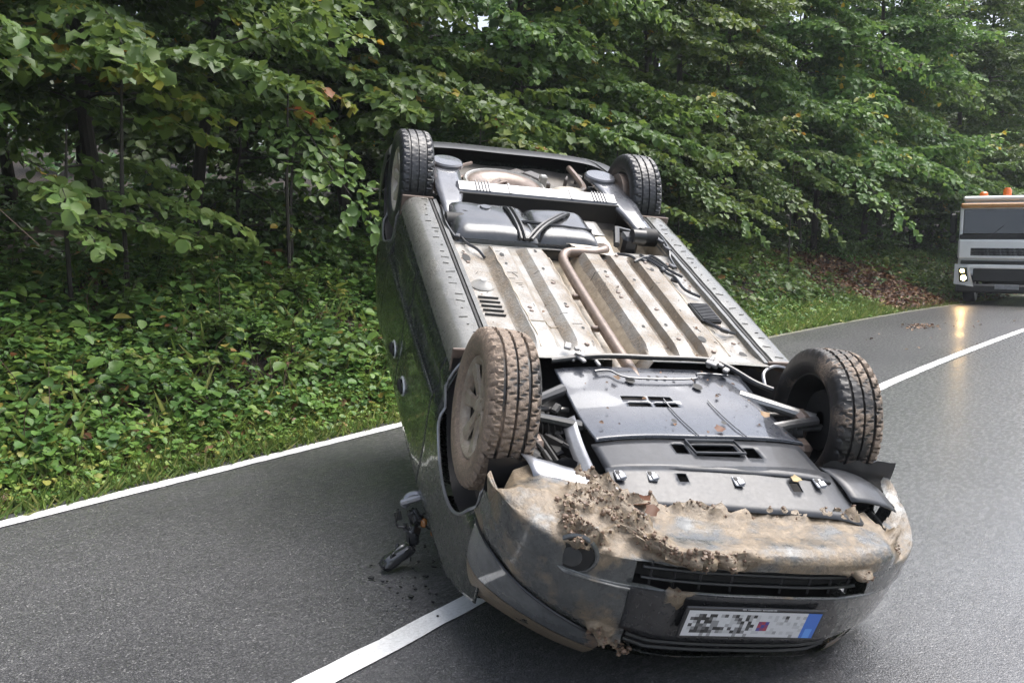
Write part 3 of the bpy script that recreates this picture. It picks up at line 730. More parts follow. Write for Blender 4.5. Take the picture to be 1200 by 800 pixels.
def side_panel(x0, x1, sg, nx=26, nz=22, ztop=None, zmin=0):
    xs = lin(x0, x1, nx); v = []; f = []
    for x in xs:
        a = max(zlow(x), zmin); b = (ztop or belt)(x)
        for j in range(nz):
            z = a + (b - a) * j / (nz - 1)
            p = Vector(sidep(x, z, sg)); v.append(settle(p + Vector((0, sg * .004 * mnoise.noise(p * 3.1), 0))))
    for i in range(nx - 1):
        for j in range(nz - 1): f.append((i * nz + j, i * nz + j + 1, (i + 1) * nz + j + 1, (i + 1) * nz + j))
    if sg < 0: f = [q[::-1] for q in f]
    return v, f
HZ = .965
for sg in (1, -1):
    G = .003
    part('front_fender', side_panel(-.52 + G, .50, sg, 44), M['paint'], solid=-.004)
    fd = part('front_door', side_panel(-1.42 + G, -.52 - G, sg, 30), M['paint'], solid=-.004)
    rd = part('rear_door', side_panel(-2.28 + G, -1.42 - G, sg, 30), M['paint'], solid=-.004)
    part('rear_quarter_panel', side_panel(-3.40, -2.28 - G, sg, 44), M['paint'], solid=-.004)
    for par, xh in ((fd, -1.21), (rd, -1.60)):
        # pull handle in an oval bowl
        yb = float(plan_w(xh)) - .004
        hb = MB(); hb.lathe([(.001, -.012), (.052, -.010), (.066, .002), (.074, .004), (.074, -.004)], 28, 'y')
        hv = [(xh + x * 1.0, sg * (yb + y), HZ + z * .62) for x, y, z in hb.v]
        h2 = MB(); h2.tube([(xh + .062 * math.cos(t), sg * (yb + .004), HZ + .040 * math.sin(t)) for t in lin(0, 2 * math.pi, 29)], .0085, 6, False)
        hb.v = hv; hb.tube([(xh - .06, sg * (yb + .012), HZ), (xh - .03, sg * (yb + .022), HZ + .003), (xh + .03, sg * (yb + .022), HZ + .003), (xh + .06, sg * (yb + .012), HZ)], .013, 6)
        h2.obj('door_handle', M['handle'], par)
        part('handle_bowl', (hb.v, hb.f), M['black'], par)
    # arch lips, liners
    for k, (xc, zc, r) in enumerate(ARCH):
        A = [R_(a) for a in range(-12, 193, 5)]
        lp = MB(); lp.tube([(xc + (r + .002) * math.cos(a), sg * float(plan_w(xc + r * math.cos(a)) + sec(zc + r * math.sin(a), xc) + .001), zc + (r + .002) * math.sin(a)) for a in A], .007, 6)
        lp.obj('arch_lip', M['silver'], CAR)
        rr = r + .012
        v, f = grid(lambda a, t: (xc + rr * math.cos(a), sg * (.86 - .34 * t), zc + rr * math.sin(a) + .012 * math.sin(t * 20) * (1 if t > .1 else 0)), A, lin(0, 1, 12))
        part('arch_liner', (v, f), M['black'] if k == 0 else M['void'])
    # sill: outer rounded roll, flat ridged band, dark joint, tan flange
    prof = [(.858, .375), (.852, .345), (.836, .315), (.815, .296), (.79, .285), (.745, .283), (.705, .286), (.698, .31), (.682, .325), (.676, .29), (.655, .288), (.648, .33)]
    xs = lin(-2.24, -.44, 60)
    v = [(x, sg * (y - .02 * max(0, (x + .75)) ** 0 * (1 if False else 0)), z + .003 * mnoise.noise(Vector((x * 9, y * 20, 3)))) for x in xs for (y, z) in prof]
    n = len(prof); f = [(i * n + j, i * n + j + 1, (i + 1) * n + j + 1, (i + 1) * n + j) for i in range(len(xs) - 1) for j in range(n - 1)]
    so2 = part('sill', (v, f), M['sill'], sharp=50)
    e = MB()
    for x in lin(-2.2, -.5, 22): e.box((x + random.uniform(-.02, .02), sg * (.745 + random.uniform(-.015, .015)), .2815), (.0025, .05 * random.uniform(.2, 1), .003), Matrix.Rotation(random.uniform(-.3, .3), 3, 'Z'))
    split(e, 'sill_ridge', M['sill'], so2, False)
    e = MB(); e.rbox((-1.34, sg * .69, .305), (1.8, .018, .03), .004); e.obj('joint_strip', M['void'], so2)
    e = MB()
    for xx in (-.437, -2.245): e.rbox((xx, sg * .765, .35), (.012, .19, .14), .004)
    split(e, 'end_plate', M['rust'], so2)
mo = MB()
mo.tube([(x, float(plan_w(x) + sec(np.interp(x, [-2.3, -.47], [.685, .56]), x)) + .006, float(np.interp(x, [-2.3, -.47], [.690, .565]))) for x in lin(-2.24, -.5, 24)], [.004] + [.008] * 22 + [.004], 6)
mo.obj('side_moulding', M['paint'], CAR)
mo = MB(); mo.lathe([(.001, .006), (.018, .005), (.022, -.004)], 18, 'y', (.06, float(plan_w(.06)) - .006, .80)); mo.obj('side_repeater', M['chrome'], CAR)

# ---- glass, roof, bonnet: crushed down where they meet the road
def ghouse(t, x):
    """half width and height of the greenhouse from belt (t=0) to roof edge (t=1)"""
    zt = np.interp(x, [-3.3, -2.9, -2.2, -1.5, -1.1], [1.55, 1.64, 1.69, 1.68, 1.62])
    b = belt(x)
    return float((plan_w(x) - .05) * (1 - t) + .60 * t + .05 * math.sin(t * math.pi)), float(b + (zt - b) * t)
for sg in (1, -1):
    def gl(x, t):
        y, z = ghouse(t, x); return settle((x - .0 * t, sg * y, z), .01)
    v, f = grid(gl, lin(-1.36, -.92, 8), lin(.02, .93, 8)); part('side_window', (v, f), M['glass'])
    v, f = grid(gl, lin(-2.22, -1.46, 10), lin(.02, .93, 8)); part('side_window', (v, f), M['glass'])
    v, f = grid(gl, lin(-3.1, -2.32, 10), lin(.02, .93, 8)); part('side_window', (v, f), M['glass'])
    pm = MB()
    for pts in ([gl(-1.41, t) for t in lin(0, 1, 6)], [gl(-2.27, t) for t in lin(0, 1, 6)], [gl(-3.15, t) for t in lin(0, 1, 6)],
                [settle((-.42 + (-.75) * t, sg * (.84 - .24 * t), 1.09 + .55 * t), .03) for t in lin(0, 1, 6)]): pm.tube(pts, .03, 6)
    split(pm, 'window_pillar', M['paint'], CAR)
    # door mirror triangle glass
    v, f = grid(lambda x, t: settle((x, sg * (.85 - .25 * t), 1.09 + (.05 + .52 * max(0, (-.42 - x) / .5)) * t), .01), lin(-.9, -.46, 6), lin(0, 1, 5)); part('quarter_window', (v, f), M['glass'])
v, f = grid(lambda x, y: settle((x, y, float(np.interp(x, [-3.35, -2.9, -2.2, -1.5, -1.12], [1.55, 1.65, 1.70, 1.69, 1.63])) - .10 * abs(y / .62) ** 3), .008), lin(-3.32, -1.12, 30), lin(-.62, .62, 20)); part('roof', (v, f), M['paint'])
v, f = grid(lambda t, y: settle((-.40 - .72 * t + .1 * (y / .8) ** 2 * (t - 1) * .8, y * (.80 - .2 * t), 1.12 + .51 * t - .05 * y * y), .012), lin(0, 1, 14), lin(-1, 1, 18)); part('windscreen', (v, f), M['glass'])
def bonnet(t, y):
    x = .84 - 1.24 * t - .16 * abs(y) ** 2.5 * (1 - t); yy = y * (.72 + .12 * t)
    z = float(np.interp(t, [0, .04, .12, .4, 1], [.80, .85, .885, .985, 1.12])) - .06 * abs(y) ** 3
    return settle((x, yy, z), .008)
v, f = grid(bonnet, [0, .015, .03, .05, .08] + lin(.12, 1, 20), lin(-1, 1, 40)); part('bonnet', (v, f), M['paint'])
# fender tops close the gap to the bonnet
for sg in (1, -1):
    v, f = grid(lambda x, t: settle((x, sg * ((float(plan_w(x)) - .03) * (1 - t) + .70 * t), float(belt(x)) + .03 * t), .008), lin(-.45, .44, 16), lin(0, 1, 5)); part('fender_top', (v, f), M['paint'])
# tail: hatch, lamps, rear bumper
v, f = grid(lambda t, y: settle((-3.40 - .05 * (1 - y * y) + .12 * max(0, t - .55), y * (.74 - .16 * max(0, t - .45)), .42 + 1.14 * t)), lin(0, 1, 16), lin(-1, 1, 16)); part('tailgate', (v, f), M['paint'])
for sg in (1, -1):
    v, f = grid(lambda z, x: tuple(Vector(sidep(x, z, sg)) + Vector((0, sg * .004, 0))), lin(.96, 1.26, 10), lin(-2.92, -3.25, 10)); part('tail_lamp', (v, f if sg < 0 else [q[::-1] for q in f]), M['red'])
RB = [(-3.02, .875), (-3.22, .86), (-3.36, .80), (-3.44, .66), (-3.49, .4), (-3.5, 0)]
RB = RB + [(x, -y) for x, y in RB[-2::-1]]
Rb = curve_pts([(x, y, 0) for x, y in RB], 50)
pr_ = [(.66, 0), (.5, .005), (.36, -.01), (.315, -.035), (.30, -.07), (.31, -.17)]
def rbp(i, j):
    q = Rb[int(i)]; z, o = pr_[int(j)]; n_ = Vector((q.x + 2.9, q.y * .6, 0)).normalized()
    return (q.x + n_.x * o, q.y + n_.y * o, z)
v, f = grid(rbp, list(range(50)), list(range(6))); part('rear_bumper', (v, f), M['black'])

# ---- floor pan
PY = [.665, .63, .505, .49, .462, .455, .372, .362, .335, .305, .296, .268, .26, .178, .168, .135, .115, -.012, -.028, -.068, -.08, -.165, -.175, -.19, -.222, -.232, -.306, -.316, -.336, -.372, -.385, -.468, -.478, -.56, -.665]
PZ = [.318, .325, .325, .318, .292, .287, .287, .296, .312, .312, .304, .286, .282, .282, .296, .31, .40, .40, .385, .30, .287, .287, .297, .326, .320, .288, .286, .296, .328, .322, .288, .286, .298, .316, .316]
def floor_z(x, y):
    # ribs fade out at both ends
    k = min(1, max(0, (x + 1.66) / .10)) * min(1, max(0, (-.46 - x) / .10))
    z = float(np.interp(-y, [-a for a in PY], PZ))
    base = .318 if not (-.03 < y < .13) else .40
    z = base + (z - base) * 1.35 * k
    if x > -.56: z -= .02 * (x + .56) / .1
    return z + .0035 * mnoise.noise(Vector((x * 4, y * 7, 0))) + .0015 * mnoise.noise(Vector((x * 17, y * 21, 0)))
YS = sorted(set(PY + [.58, .54, -.60, -.63, .06, .02, .09]), reverse=True)
xs = lin(-1.68, -.40, 70)
fv, ff = grid(lambda x, y: (x, y, floor_z(x, y)), xs, YS)
tun = [1.0 if (-.07 < p[1] < .13 and p[2] > .33) else 0 for p in fv]
fshade_mud = []
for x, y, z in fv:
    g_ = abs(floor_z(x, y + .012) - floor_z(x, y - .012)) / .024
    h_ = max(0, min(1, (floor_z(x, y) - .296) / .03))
    fshade_mud.append(min(.6, .34 * min(1, g_ * 1.2) + .16 * h_ + .16 * mnoise.noise(Vector((x * 3, y * 14, 1))) + .12 * mnoise.noise(Vector((x * 11, y * 11, 4)))))  # shade of rib walls and grooves put into the colour, plus random grime
fl = part('floor_pan', (fv, ff), M['floor'], sharp=24, attr={'mud': fshade_mud})
tn = MB(); v, f = grid(lambda x, y: (x, y, .388 + .004 * mnoise.noise(Vector((x * 6, y * 9, 2))) - .11 * max(0, abs((y - .05) / .085) - .9) * 6 * .1), lin(-1.68, -.42, 40), lin(-.022, .118, 8)); part('tunnel_skin', (v, f), M['tunnel'], fl)
v, f = grid(lambda x, t: (x, -.0135 - .063 * t, .392 - .098 * t), lin(-1.62, -.5, 30), lin(0, 1, 4)); part('tunnel_wall', ([(a, b + .002, c - .002) for a, b, c in v], f), M['tunnel'], fl)
b = MB()
for i, x in enumerate((-1.03, -.985, -.94, -.895, -.85)): b.rbox((x, .575, .3225), (.010, .105, .010), .003, Matrix.Rotation(.06, 3, 'Z'))
split(b, 'floor_slit', M['void'], fl)
b = MB(); b.lathe([(.001, -.03), (.016, -.03), (.022, -.022), (.045, -.012), (.062, .003)], 28, 'z', (-1.17, .575, .322)); b.obj('drain_dome', M['floor'], fl)
b = MB()
for (x, y, a, c) in ((-1.50, .60, .05, .022), (-1.46, .42, .022, .012), (-1.35, .42, .012, .008), (-.62, -.40, .03, .02), (-.55, -.60, .028, .018), (-.60, -.66, .018, .012), (-1.33, -.13, .012, .008), (-1.25, -.27, .012, .008), (-.75, -.26, .014, .008), (-1.4, -.43, .02, .01), (-.9, .22, .012, .008), (-1.3, .23, .012, .008), (-.66, .20, .012, .008), (-1.1, -.12, .01, .007), (-.72, -.13, .012, .008), (-1.52, .22, .02, .008)):
    z = floor_z(x, y) - .0025
    b.add([(x + a * math.cos(t), y + c * math.sin(t), z) for t in lin(0, 2 * math.pi * 11 / 12, 12)], [tuple(range(12))[::-1]])
split(b, 'floor_hole', M['void'], fl, False)
b = MB(); q = np.random.default_rng(8)
for i in range(34):
    x = q.uniform(-1.6, -.5); y = q.choice([.22, .41, -.12, -.27, -.42, -.55, .55, .24]) + q.normal(0, .02); a = q.uniform(-.7, .7) if q.random() < .6 else 1.5
    l = q.uniform(.015, .06); z = floor_z(x, y) - .001
    b.tube([(x, y, z), (x + l * .5 * math.cos(a), y + l * .5 * math.sin(a), z - .001), (x + l * math.cos(a), y + l * math.sin(a) + .004, floor_z(x + l * math.cos(a), y + l * math.sin(a)) - .001)], .0012, 4)
b.obj('seam_marks', M['cable'], fl, False, kind='stuff')
b = MB(); q = np.random.default_rng(31)
for k in range(26):
    x = q.uniform(-1.6, -.5); y = float(q.choice([.41, .22, -.12, -.27, -.42, -.60, .60, -.52])); z = floor_z(x, y)
    b.lathe([(.001, -.006), (.008, -.006), (.012, -.002), (.013, .003)], 10, 'z', (x, y, z))
split(b, 'floor_bolt', M['rust'], fl)
b = MB()
for (x0, y0, x1, y1) in ((-1.6, .46, -.5, .44), (-1.62, .13, -.5, .128), (-1.6, -.345, -.5, -.352), (-1.6, -.50, -.5, -.505), (-1.05, -.52, -1.06, -.66), (-.72, .30, -.72, .45)):
    b.tube([(x0 + (x1 - x0) * t, y0 + (y1 - y0) * t + .003 * math.sin(t * 40), floor_z(x0 + (x1 - x0) * t, y0 + (y1 - y0) * t) - .001) for t in lin(0, 1, 26)], .0035, 5)
split(b, 'sealant_seam', M['tunnel'], fl)
# cross plate ahead of the tank, where the ribs end
v, f = grid(lambda x, y: (x, y, .316 + .05 * max(0, (-1.70 - x) / .1) + .004 * mnoise.noise(Vector((x * 7, y * 7, 5)))), lin(-1.78, -1.66, 6), lin(-.66, .66, 30)); part('heel_panel', (v, f), M['floor'])
# dark cavity above everything so no daylight shows through
b = MB()
b.box((-1.0, 0, .62), (1.5, 1.55, .3)); b.box((-2.45, 0, .66), (1.7, 1.2, .3)); b.box((.08, 0, .62), (.95, .98, .36)); b.box((.45, 0, .58), (.38, 1.1, .3))
split(b, 'body_cavity', M['void'], CAR, False)
v, f = grid(lambda x, y: (x, y, .43 + .02 * mnoise.noise(Vector((x * 5, y * 5, 1)))), lin(-3.4, -2.2, 20), lin(-.72, .72, 20)); part('boot_floor', (v, f), M['boot'])
b = MB(); q = np.random.default_rng(77)
for k in range(22):
    x, y = q.uniform(-3.2, -2.4), q.uniform(-.6, .55); b.rbox((x, y, .40), (q.uniform(.04, .16), q.uniform(.02, .1), q.uniform(.03, .09)), .008, Matrix.Rotation(q.uniform(-1, 1), 3, 'Z'))
split(b, 'underbody_part', M['grime'], CAR)
b = MB()
for k in range(5):
    y = q.uniform(-.55, .55); b.tube(curve_pts([(-2.45, y, .37), (-2.7, y + q.uniform(-.2, .2), .34), (-3.0, y + q.uniform(-.3, .3), .36)], 14), q.uniform(.008, .018), 7)
split(b, 'underbody_pipe', M['rust'], CAR)
v, f = grid(lambda x, y: (x, y, .42), lin(-2.3, -1.7, 8), lin(-.66, .66, 10)); part('rear_floor', (v, f), M['tunnel'])
for sg in (1, -1):
    v, f = grid(lambda x, t: (x, sg * .65, .31 + .14 * t), lin(-2.3, -.42, 10), lin(0, 1, 3)); part('inner_sill', (v, f), M['tunnel'])

# ---- exhaust, tank, rear axle, spare wheel well
b = MB(); b.tube(curve_pts([(-.30, .035, .33), (-.6, .045, .325), (-1.0, .05, .322), (-1.38, .052, .315), (-1.54, .045, .31), (-1.60, .01, .30), (-1.61, -.05, .295), (-1.62, -.16, .295), (-1.66, -.235, .29), (-1.74, -.245, .31), (-1.84, -.215, .36), (-2.0, -.20, .42)], 70), .028, 14)
ex = b.obj('exhaust_pipe', M['rust'], CAR)
b = MB()
for x in (-1.12, -.78): b.rbox((x, .085, .335), (.02, .045, .03), .005)
split(b, 'exhaust_hanger', M['rust'], ex)
def cushion(cx, cy, cz, lx, ly, h, n=18, p=4, dent=.0, seed=0):
    def fn(u, v_):
        e = max(0, 1 - abs(u) ** p) ** .5 * max(0, 1 - abs(v_) ** p) ** .5
        return (cx + u * lx / 2, cy + v_ * ly / 2, cz - h * e + dent * mnoise.noise(Vector((u * 2 + seed, v_ * 2.5, .3))))
    U = [math.copysign(1 - (1 - abs(t)) ** 2, t) for t in lin(-1, 1, n)]
    return grid(fn, U, U)
tk = part('fuel_tank', cushion(-1.93, .385, .40, .54, .54, .160, 20, 7, .008), M['tank'])
part('tank_lobe', cushion(-1.94, -.04, .40, .50, .42, .155, 20, 7, .008, 3), M['tank'], tk)
b = MB(); b.tube([(-1.86, .63, .29), (-1.86, .2, .236), (-1.84, -.2, .25)], .010, 6); b.obj('tank_seam', M['black'], tk)
b = MB(); b.lathe([(.001, 0), (.03, 0), (.035, .01), (.05, .01), (.055, .02)], 24, 'z', (-2.04, .40, .232)); b.obj('tank_boss', M['tank'], tk)
v, f = grid(lambda t, u: (-1.68 - .05 * u, .62 - .8 * t, .29 + .13 * u), lin(0, 1, 14), lin(0, 1, 4)); part('tank_front', (v, f), M['tank'], tk)
for pts in ([(-2.16, .265, .33), (-2.05, .262, .236), (-1.80, .255, .236), (-1.67, .25, .27)], [(-2.14, -.14, .33), (-2.03, -.09, .238), (-1.82, .10, .236), (-1.67, .215, .27)]):
    b = MB(); pts = curve_pts(pts, 12)
    for off in (-.014, .014): b.tube([p + Vector((0, off, -.004)) for p in pts], .011, 6)
    split(b, 'tank_strap', M['black'], CAR)
v, f = grid(lambda x, y: (x, y, .292 + .022 * mnoise.noise(Vector((x * 9, y * 8, 7))) + .10 * max(0, (-.2 - y)) + .05 * max(0, (x + 1.72))), lin(-1.98, -1.60, 18), lin(-.30, .02, 18), lambda x, y: (y + .14 < .16 - .5 * abs(x + 1.8))); part('heat_shield', (v, f), M['shield'], solid=.003)
v, f = grid(lambda x, y: (x, y, .285 + .006 * mnoise.noise(Vector((x * 9, y * 8, 2)))), lin(-2.06, -1.86, 8), lin(-.30, -.09, 8)); part('shield_cover', (v, f), M['floor'], solid=.003)
def zb(y): return .245
ax = MB(); ax.rbox((-2.345, .0, .235), (.105, 1.04, .03), .01, Matrix.Rotation(-.28, 3, 'Y')); axo = ax.obj('axle_beam', M['beam'], CAR)
b = MB(); b.rbox((-2.268, 0, .300), (.016, 1.03, .125), .004); b.obj('beam_web', M['void'], axo)
b = MB()
for y in (.19, -.21): b.rbox((-2.345, y, .2185), (.102, .014, .006), .002, Matrix.Rotation(-.28, 3, 'Y'))
for y in (.36, -.40): 
    for k in range(5): b.rbox((-2.345, y + k * .02 - .04, .2175), (.102, .009, .008), .003, Matrix.Rotation(-.28, 3, 'Y'))
split(b, 'beam_rib', M['beam'], axo)
for sg in (1, -1):
    y0 = .50 if sg > 0 else -.50
    v, f = grid(lambda t, u: ((-1.92, -2.10, -2.32, -2.60, -2.82)[int(t)], sg * ((.545, .53, .48, .46, .45)[int(t)] + ((.10, .11, .17, .17, .13)[int(t)]) * u), (.285, .262, .238, .225, .22)[int(t)]), [0, 1, 2, 3, 4], lin(0, 1, 5))
    tr_ = part('trailing_arm', (v, f if sg < 0 else [q[::-1] for q in f]), M['beam'], solid=-.03)
    b = MB(); b.lathe([(.001, -.008), (.095, -.006), (.105, .004), (.105, .03)], 30, 'z', (-2.72, sg * .525, .205)); b.obj('spring_seat', M['beam'], tr_)
    b = MB()
    b.tube([(-2.72 + .06 * math.cos(t), sg * .52 + .06 * math.sin(t), .24 + t * .008) for t in lin(0, 22, 90)], .009, 5); b.obj('coil_spring', M['void'], tr_)
    b = MB(); b.lathe([(.03, -.06), (.055, -.05), (.055, .05), (.03, .06)], 20, 'y', (-1.93, sg * .60, .30)); b.obj('arm_bush', M['void'], tr_)
    b = MB(); b.tube([(-2.66, sg * .58, .316), (-2.66, sg * .72, .316)], .06, 16); b.lathe([(.02, 0), (.15, 0), (.155, .02), (.15, .05), (.02, .05)], 28, 'y', (-2.66, sg * .66 - .025, .316)); b.obj('brake_drum', M['rust'], tr_)
b = MB(); b.lathe([(.001, .10), (.07, .105), (.10, .085), (.13, .05), (.19, .028), (.235, .03), (.262, .05), (.285, .10), (.33, .135)], 48, 'z', (-2.72, .12, .285))
b.v = [(x, y, z) for x, y, z in b.v]; b.obj('spare_wheel_well', M['rust'], CAR, sharp=60)
b = MB(); b.tube([(-2.72 + .262 * math.cos(t), .12 + .262 * math.sin(t), .325) for t in lin(0, 6.284, 48)], .014, 6, False); b.obj('well_rim', M['floor'], CAR)
part('silencer', cushion(-2.66, -.34, .42, .34, .30, .12, 14, 3), M['shield'])
b = MB(); b.rbox((-2.80, -.16, .345), (.05, .05, .16), .008); b.obj('tow_bracket', M['floor'], CAR)
b = MB(); b.tube(curve_pts([(-2.60, -.22, .36), (-2.75, -.42, .34), (-2.95, -.50, .36), (-3.3, -.5, .36)], 20), .022, 8); b.tube(curve_pts([(-2.5, .45, .35), (-2.9, .44, .33), (-3.2, .25, .36)], 16), .012, 6); split(b, 'tail_pipe', M['rust'], CAR)
b = MB(); b.rbox((-1.88, -.46, .33), (.12, .10, .12), .02); b.tube([(-1.80, -.36, .31), (-1.95, -.40, .27), (-1.99, -.5, .30)], .02, 8); b.tube([(-1.84, -.46, .265), (-1.84, -.54, .265)], .045, 14); b.obj('filter_canister', M['black'], CAR)
b = MB()
for pts in ([(-2.18, .56, .30), (-2.0, .60, .285), (-1.82, .61, .28), (-1.66, .585, .30), (-1.56, .53, .30), (-1.5, .50, .318)], [(-2.16, .64, .29), (-2.0, .655, .272), (-1.85, .66, .28), (-1.7, .63, .30)],
            [(-2.05, -.60, .28), (-1.9, -.66, .27), (-1.72, -.655, .28), (-1.62, -.63, .295), (-1.5, -.62, .30)], [(-1.62, -.30, .29), (-1.58, -.36, .28), (-1.55, -.42, .295), (-1.6, -.5, .28), (-1.48, -.56, .29)],
            [(-1.58, -.42, .27), (-1.45, -.47, .265), (-1.38, -.52, .285), (-1.30, -.53, .27), (-1.2, -.55, .29), (-1.14, -.62, .30)], [(-1.50, -.36, .28), (-1.53, -.45, .262), (-1.44, -.53, .28), (-1.36, -.60, .29)],
            [(-.86, -.50, .29), (-.80, -.52, .28), (-.74, -.57, .285), (-.74, -.64, .30)], [(-1.95, .61, .30), (-1.98, .54, .25), (-1.92, .47, .27)]):
    b.tube(curve_pts(pts, 22), .008, 6)
for (x, y, z) in ((-1.52, -.42, .275), (-1.42, -.50, .28), (-1.47, -.58, .28), (-1.30, -.53, .285), (-.74, -.58, .285), (-1.82, -.64, .275), (-1.72, -.65, .28), (-1.7, .62, .29)): b.rbox((x, y, z), (.045, .03, .02), .005, Matrix.Rotation(random.uniform(-1, 1), 3, 'Z'))
split(b, 'brake_line', M['cable'], CAR)
vt = MB(); vt.rbox((-.92, -.545, .288), (.19, .115, .022), .004); vto = vt.obj('vent_plate', M['black'], CAR)
b = MB()
for i in range(11):
    b.rbox((-.92 + (i - 5) * .0165, -.545, .2745), (.007, .10, .006), .0015)
split(b, 'vent_rib', M['tray'], vto)

# ---- front undertray with its cut-outs
def tray_z(x, y):
    return .304 - .45 * max(0, min(x, .2) + .08) ** 2 - .09 * max(0, x - .2) - .006 * math.exp(-((x - .05) / .3) ** 2) + .025 * (abs(y + .04) / .46) ** 4 + .002 * mnoise.noise(Vector((x * 6, y * 6, 4)))
def holed(x0, x1, y0, y1, holes, step=.03, zf=tray_z, skew=0.0):
    X = set(np.arange(x0, x1, step).round(4).tolist() + [x1]); Y = set(np.arange(y0, y1, step).round(4).tolist() + [y1])
    for (a, b_, c, d) in holes: X |= {a, b_}; Y |= {c, d}
    X = sorted(X); Y = sorted(Y)
    def keep(x, y): return not any(a < x < b_ and c < y < d for a, b_, c, d in holes)
    return grid(lambda x, y: (x + skew * (y - .43) * (x - x0) / (x1 - x0), y, zf(x, y)), X, Y, keep)
H1 = [(-.128, -.098, .080, .188), (-.128, -.098, -.045, .062), (-.075, -.045, .070, .172), (-.075, -.045, -.055, .052)]
t1 = part('undertray', holed(-.37, .228, -.50, .41, H1), M['tray_dusty'], solid=-.008, sharp=50)
b = MB()
for (x, y, a, c) in ((-.243, .102, .026, .022), (-.207, -.206, .026, .022), (.09, .03, .014, .012), (.10, -.19, .014, .012), (-.28, .0, .008, .008), (-.28, -.04, .008, .008), (-.28, -.08, .008, .008), (-.27, -.12, .008, .008)):
    b.add([(x + a * math.cos(t), y + c * math.sin(t), tray_z(x, y) - .0100) for t in lin(0, 5.76, 12)], [tuple(range(12))[::-1]])
split(b, 'tray_hole', M['void'], t1, False)
b = MB(); b.tube([(.225, y, tray_z(.22, y) - .006) for y in lin(-.49, .40, 20)], .004, 5); b.tube([(-.1 + .32 * t, .0 - .02 * t, tray_z(-.1 + .32 * t, 0) - .007) for t in lin(0, 1, 8)], .003, 5)
b.tube([(-.1 + .32 * t, -.21 - .02 * t, tray_z(-.1 + .32 * t, -.2) - .007) for t in lin(0, 1, 8)], .003, 5); b.tube(curve_pts([(-.30, .25, .287), (-.31, .18, .287), (-.25, .1, .285), (-.26, -.2, .285), (-.31, -.25, .287), (-.31, -.4, .29)], 24), .005, 5); split(b, 'tray_seam', M['tray_dusty'], t1)
H2 = [(.262, .318, .062, .118), (.262, .330, -.150, .040), (.275, .330, -.235, -.172)]
t2 = part('undertray', holed(.236, .415, -.47, .43, H2, .03, lambda x, y: tray_z(x, y) + .006, -.09), M['tray'], solid=-.008, sharp=50)
b = MB(); pts = [(.250, .052), (.250, -.158), (.342, -.168), (.342, .046), (.250, .052)]
b.tube([(x, y, tray_z(x, y) - .002) for x, y in pts], .006, 6); b.obj('duct_frame', M['tray'], t2)
H3 = [(.455, .490, .135, .172), (.480, .515, -.315, -.275)]
t3 = part('radiator_lip', holed(.422, .60, -.53, .44, H3, .03, lambda x, y: (.254 + .20 * max(0, x - .43)) + .03 * (abs(y) / .5) ** 6 + .003 * mnoise.noise(Vector((x * 8, y * 8, 9))), -.10), M['tray'], solid=-.006, sharp=50)
for (x, y) in ((.475, .275), (.505, -.06), (.515, -.40), (.47, .40)):
    b = MB(); b.rbox((x, y, .262), (.055, .036, .007), .003, Matrix.Rotation(.05, 3, 'Z')); b.rbox((x + .012, y - .006, .256), (.03, .026, .01), .003, Matrix.Rotation(.3, 3, 'X')); cl = b.obj('mount_clip', M['silver'], t3)
    b = MB(); b.rbox((x - .012, y + .004, .2582), (.02, .016, .004), .001); b.obj('clip_hole', M['void'], cl)
# torn side flanges of the tray
v, f = grid(lambda t, u: (lin(.30, .47, 12)[int(t)] + .06 * u * (1 - int(t) / 11) + .10 * u, .735 - .31 * int(t) / 11 - .02 * u, .292 - .02 * math.sin(u * 3) + .01 * mnoise.noise(Vector((t * .4, u * 2, 1)))), list(range(12)), lin(0, 1, 6)); part('torn_flange', (v, f), M['silver'], solid=.004)
v, f = grid(lambda t, u: (.02 + .40 * t, .43 + .05 * u + .03 * t, .31 + .03 * u + .01 * math.sin(t * 4)), lin(0, 1, 10), lin(0, 1, 4)); part('tray_side_bracket', (v, f), M['silver'], solid=.004)
v, f = grid(lambda t, u: (.36 + .22 * t, -.50 - .22 * u - .02 * t, .30 - .02 * math.sin(t * 3) + .05 * u * u), lin(0, 1, 10), lin(0, 1, 6)); part('torn_flange', (v, f), M['tray'], solid=.005)
b = MB(); b.tube(curve_pts([(-.395, .42, .30), (-.40, .20, .268), (-.41, -.05, .27), (-.41, -.33, .27), (-.36, -.42, .275), (-.24, -.50, .28), (-.19, -.57, .285)], 40), .013, 8); b.obj('anti_roll_bar', M['black'], CAR)
b = MB(); b.tube(curve_pts([(-.30, -.60, .33), (-.37, -.62, .305), (-.42, -.70, .295), (-.40, -.78, .30), (-.33, -.84, .31)], 20), .008, 6); b.obj('arch_edge', M['silver'], CAR)
b = MB()
q = np.random.default_rng(3)
for cx, cy in ((-.40, .30), (-.37, -.36)):
    for k in range(7): b.rbox((cx + q.normal(0, .025), cy + q.normal(0, .03), .272 + q.normal(0, .008)), (q.uniform(.02, .06), q.uniform(.015, .04), .014), .004, Matrix.Rotation(q.uniform(-1, 1), 3, 'Z'))
    b.lathe([(.001, -.02), (.014, -.02), (.014, .01)], 10, 'z', (cx, cy, .275))
split(b, 'frame_mount', M['steel'], CAR)
